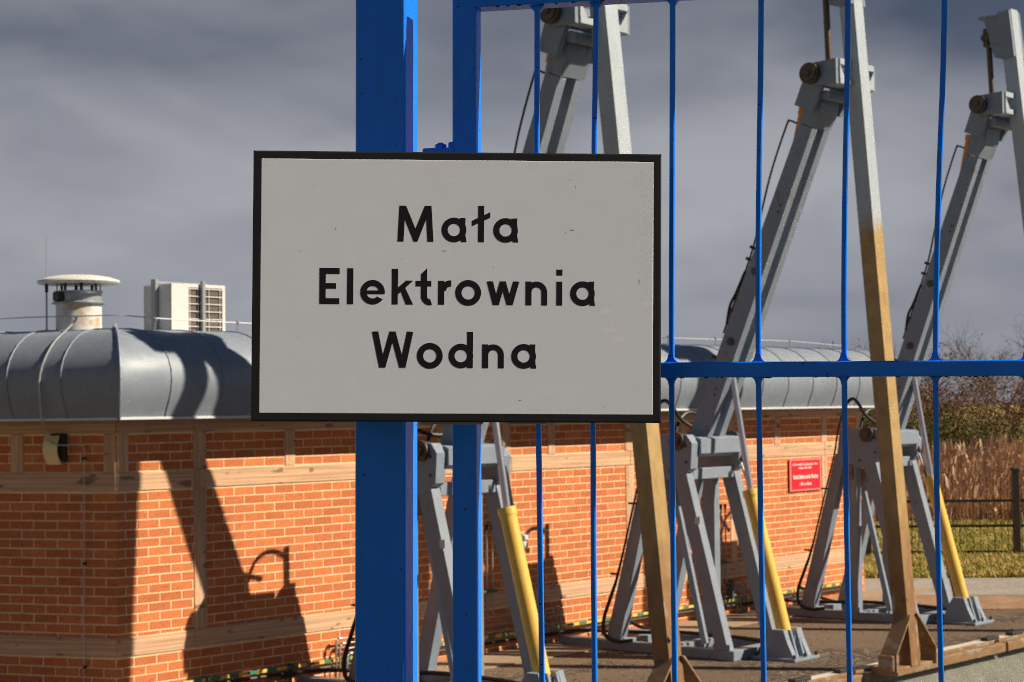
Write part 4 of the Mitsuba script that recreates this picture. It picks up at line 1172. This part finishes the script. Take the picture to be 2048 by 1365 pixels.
def g_M():
    g = unary_union([Polygon([(0, 0), (29, 0), (37, 170), (8, 170)]), Polygon([(170, 0), (141, 0), (131, 170), (160, 170)]), Polygon([(8, 170), (40, 170), (98, 30), (85, 0), (76, 0)]), Polygon([(160, 170), (128, 170), (72, 30), (85, 0), (94, 0)])])
    return g
def g_a(w=118): return unary_union([ringo(58, 57, 58.5, 29), Polygon([(88, 20), (118, 0), (110, 36), (113, 114), (86, 114)]), Polygon([(86, 18), (92, 0), (118, 0), (112, 40)])]).difference(Point(58, 57).buffer(29))
def g_l2(): return unary_union([sbox(30, 0, 58, 172), Polygon([(0, 75), (0, 101), (87, 143), (87, 116)])])
def g_E(): return unary_union([sbox(0, 0, 30, 170), sbox(0, 142, 95, 170), sbox(0, 72, 78, 99), sbox(0, 0, 94, 28)])
def g_l(): return sbox(0, 0, 29, 170)
def g_e():
    r_ = ringo(57, 57, 58, 29)
    cut = Polygon([(57, 50), (140, 50), (140, 27), (98, 27), (72, 40)])
    return unary_union([r_.difference(cut), sbox(20, 48, 112, 66)])
def g_k(): return unary_union([sbox(0, 0, 29, 168), Polygon([(26, 44), (26, 78), (66, 113), (101, 113)]), Polygon([(40, 66), (62, 82), (101, 0), (66, 0)])])
def g_t(): return unary_union([Polygon([(25, 30), (54, 30), (54, 172), (25, 144)]), sbox(0, 86, 74, 112), ringo(68, 40, 43, 14).intersection(sbox(24, -4, 70, 40)), Polygon([(66, -3), (78, 0), (70, 24), (64, 26)])])
def g_r(): return unary_union([sbox(0, 0, 29, 113), ringo(58, 66, 50, 20).intersection(Polygon([(0, 66), (62, 66), (62, 130), (0, 130)])), sbox(54, 86, 60, 115)])
def g_o(): return ringo(61, 57, 61, 31)
def g_w():
    a = st([(14, 114), (44, 0)], 29); b = st([(44, 0), (76, 114)], 27); c = st([(76, 114), (108, 0)], 27); d = st([(108, 0), (140, 114)], 29)
    return unary_union([a, b, c, d]).intersection(sbox(-6, 0, 160, 113))
def g_n(): return unary_union([sbox(0, 0, 29, 113), ringo(52, 62, 51, 23).intersection(sbox(0, 62, 110, 120)), sbox(75, 0, 103, 63)])
def g_i(): return unary_union([sbox(0, 0, 28, 113), sbox(0, 142, 29, 170)])
def g_W():
    a = st([(15, 171), (50, 0)], 30); b = st([(50, 0), (97, 171)], 28); c = st([(97, 171), (144, 0)], 28); d = st([(144, 0), (180, 171)], 30)
    return unary_union([a, b, c, d]).intersection(sbox(-8, 0, 203, 171))
def g_d(): return unary_union([ringo(57, 57, 58, 29), sbox(86, 0, 114, 171)]).difference(Point(57, 57).buffer(29))


LINES = [(-205, [(g_M, 700), (g_a, 908), (g_l2, 1050), (g_a, 1152)], 483),
         (86, [(g_E, 335), (g_l, 465), (g_e, 528), (g_k, 675), (g_t, 787), (g_r, 893), (g_o, 974), (g_w, 1122), (g_n, 1305), (g_i, 1451), (g_a, 1517)], 780),
         (384, [(g_W, 583), (g_o, 795), (g_d, 945), (g_n, 1102), (g_a, 1240)], 1078)]
UN = 0.000315 * KS
for _, gl, base in LINES:
    for g, x0 in gl:
        s = g()
        s = affinity.affine_transform(s, [UN, 0, 0, UN, (x0 - 984) * UN, (694 - base) * UN])
        s = s.buffer(0.0002).buffer(-0.0002)
        ms = [trimesh.creation.extrude_polygon(q, 0.0008, engine='earcut') for q in getattr(s, 'geoms', [s])]
        m = cat(*ms); v = m.vertices.copy()
        m.vertices = np.stack([v[:, 0], -0.0009 + v[:, 2], v[:, 1]], 1); m.invert()
        part(sg, 'letter', put(m, SF), 'm_letter', smooth=False)
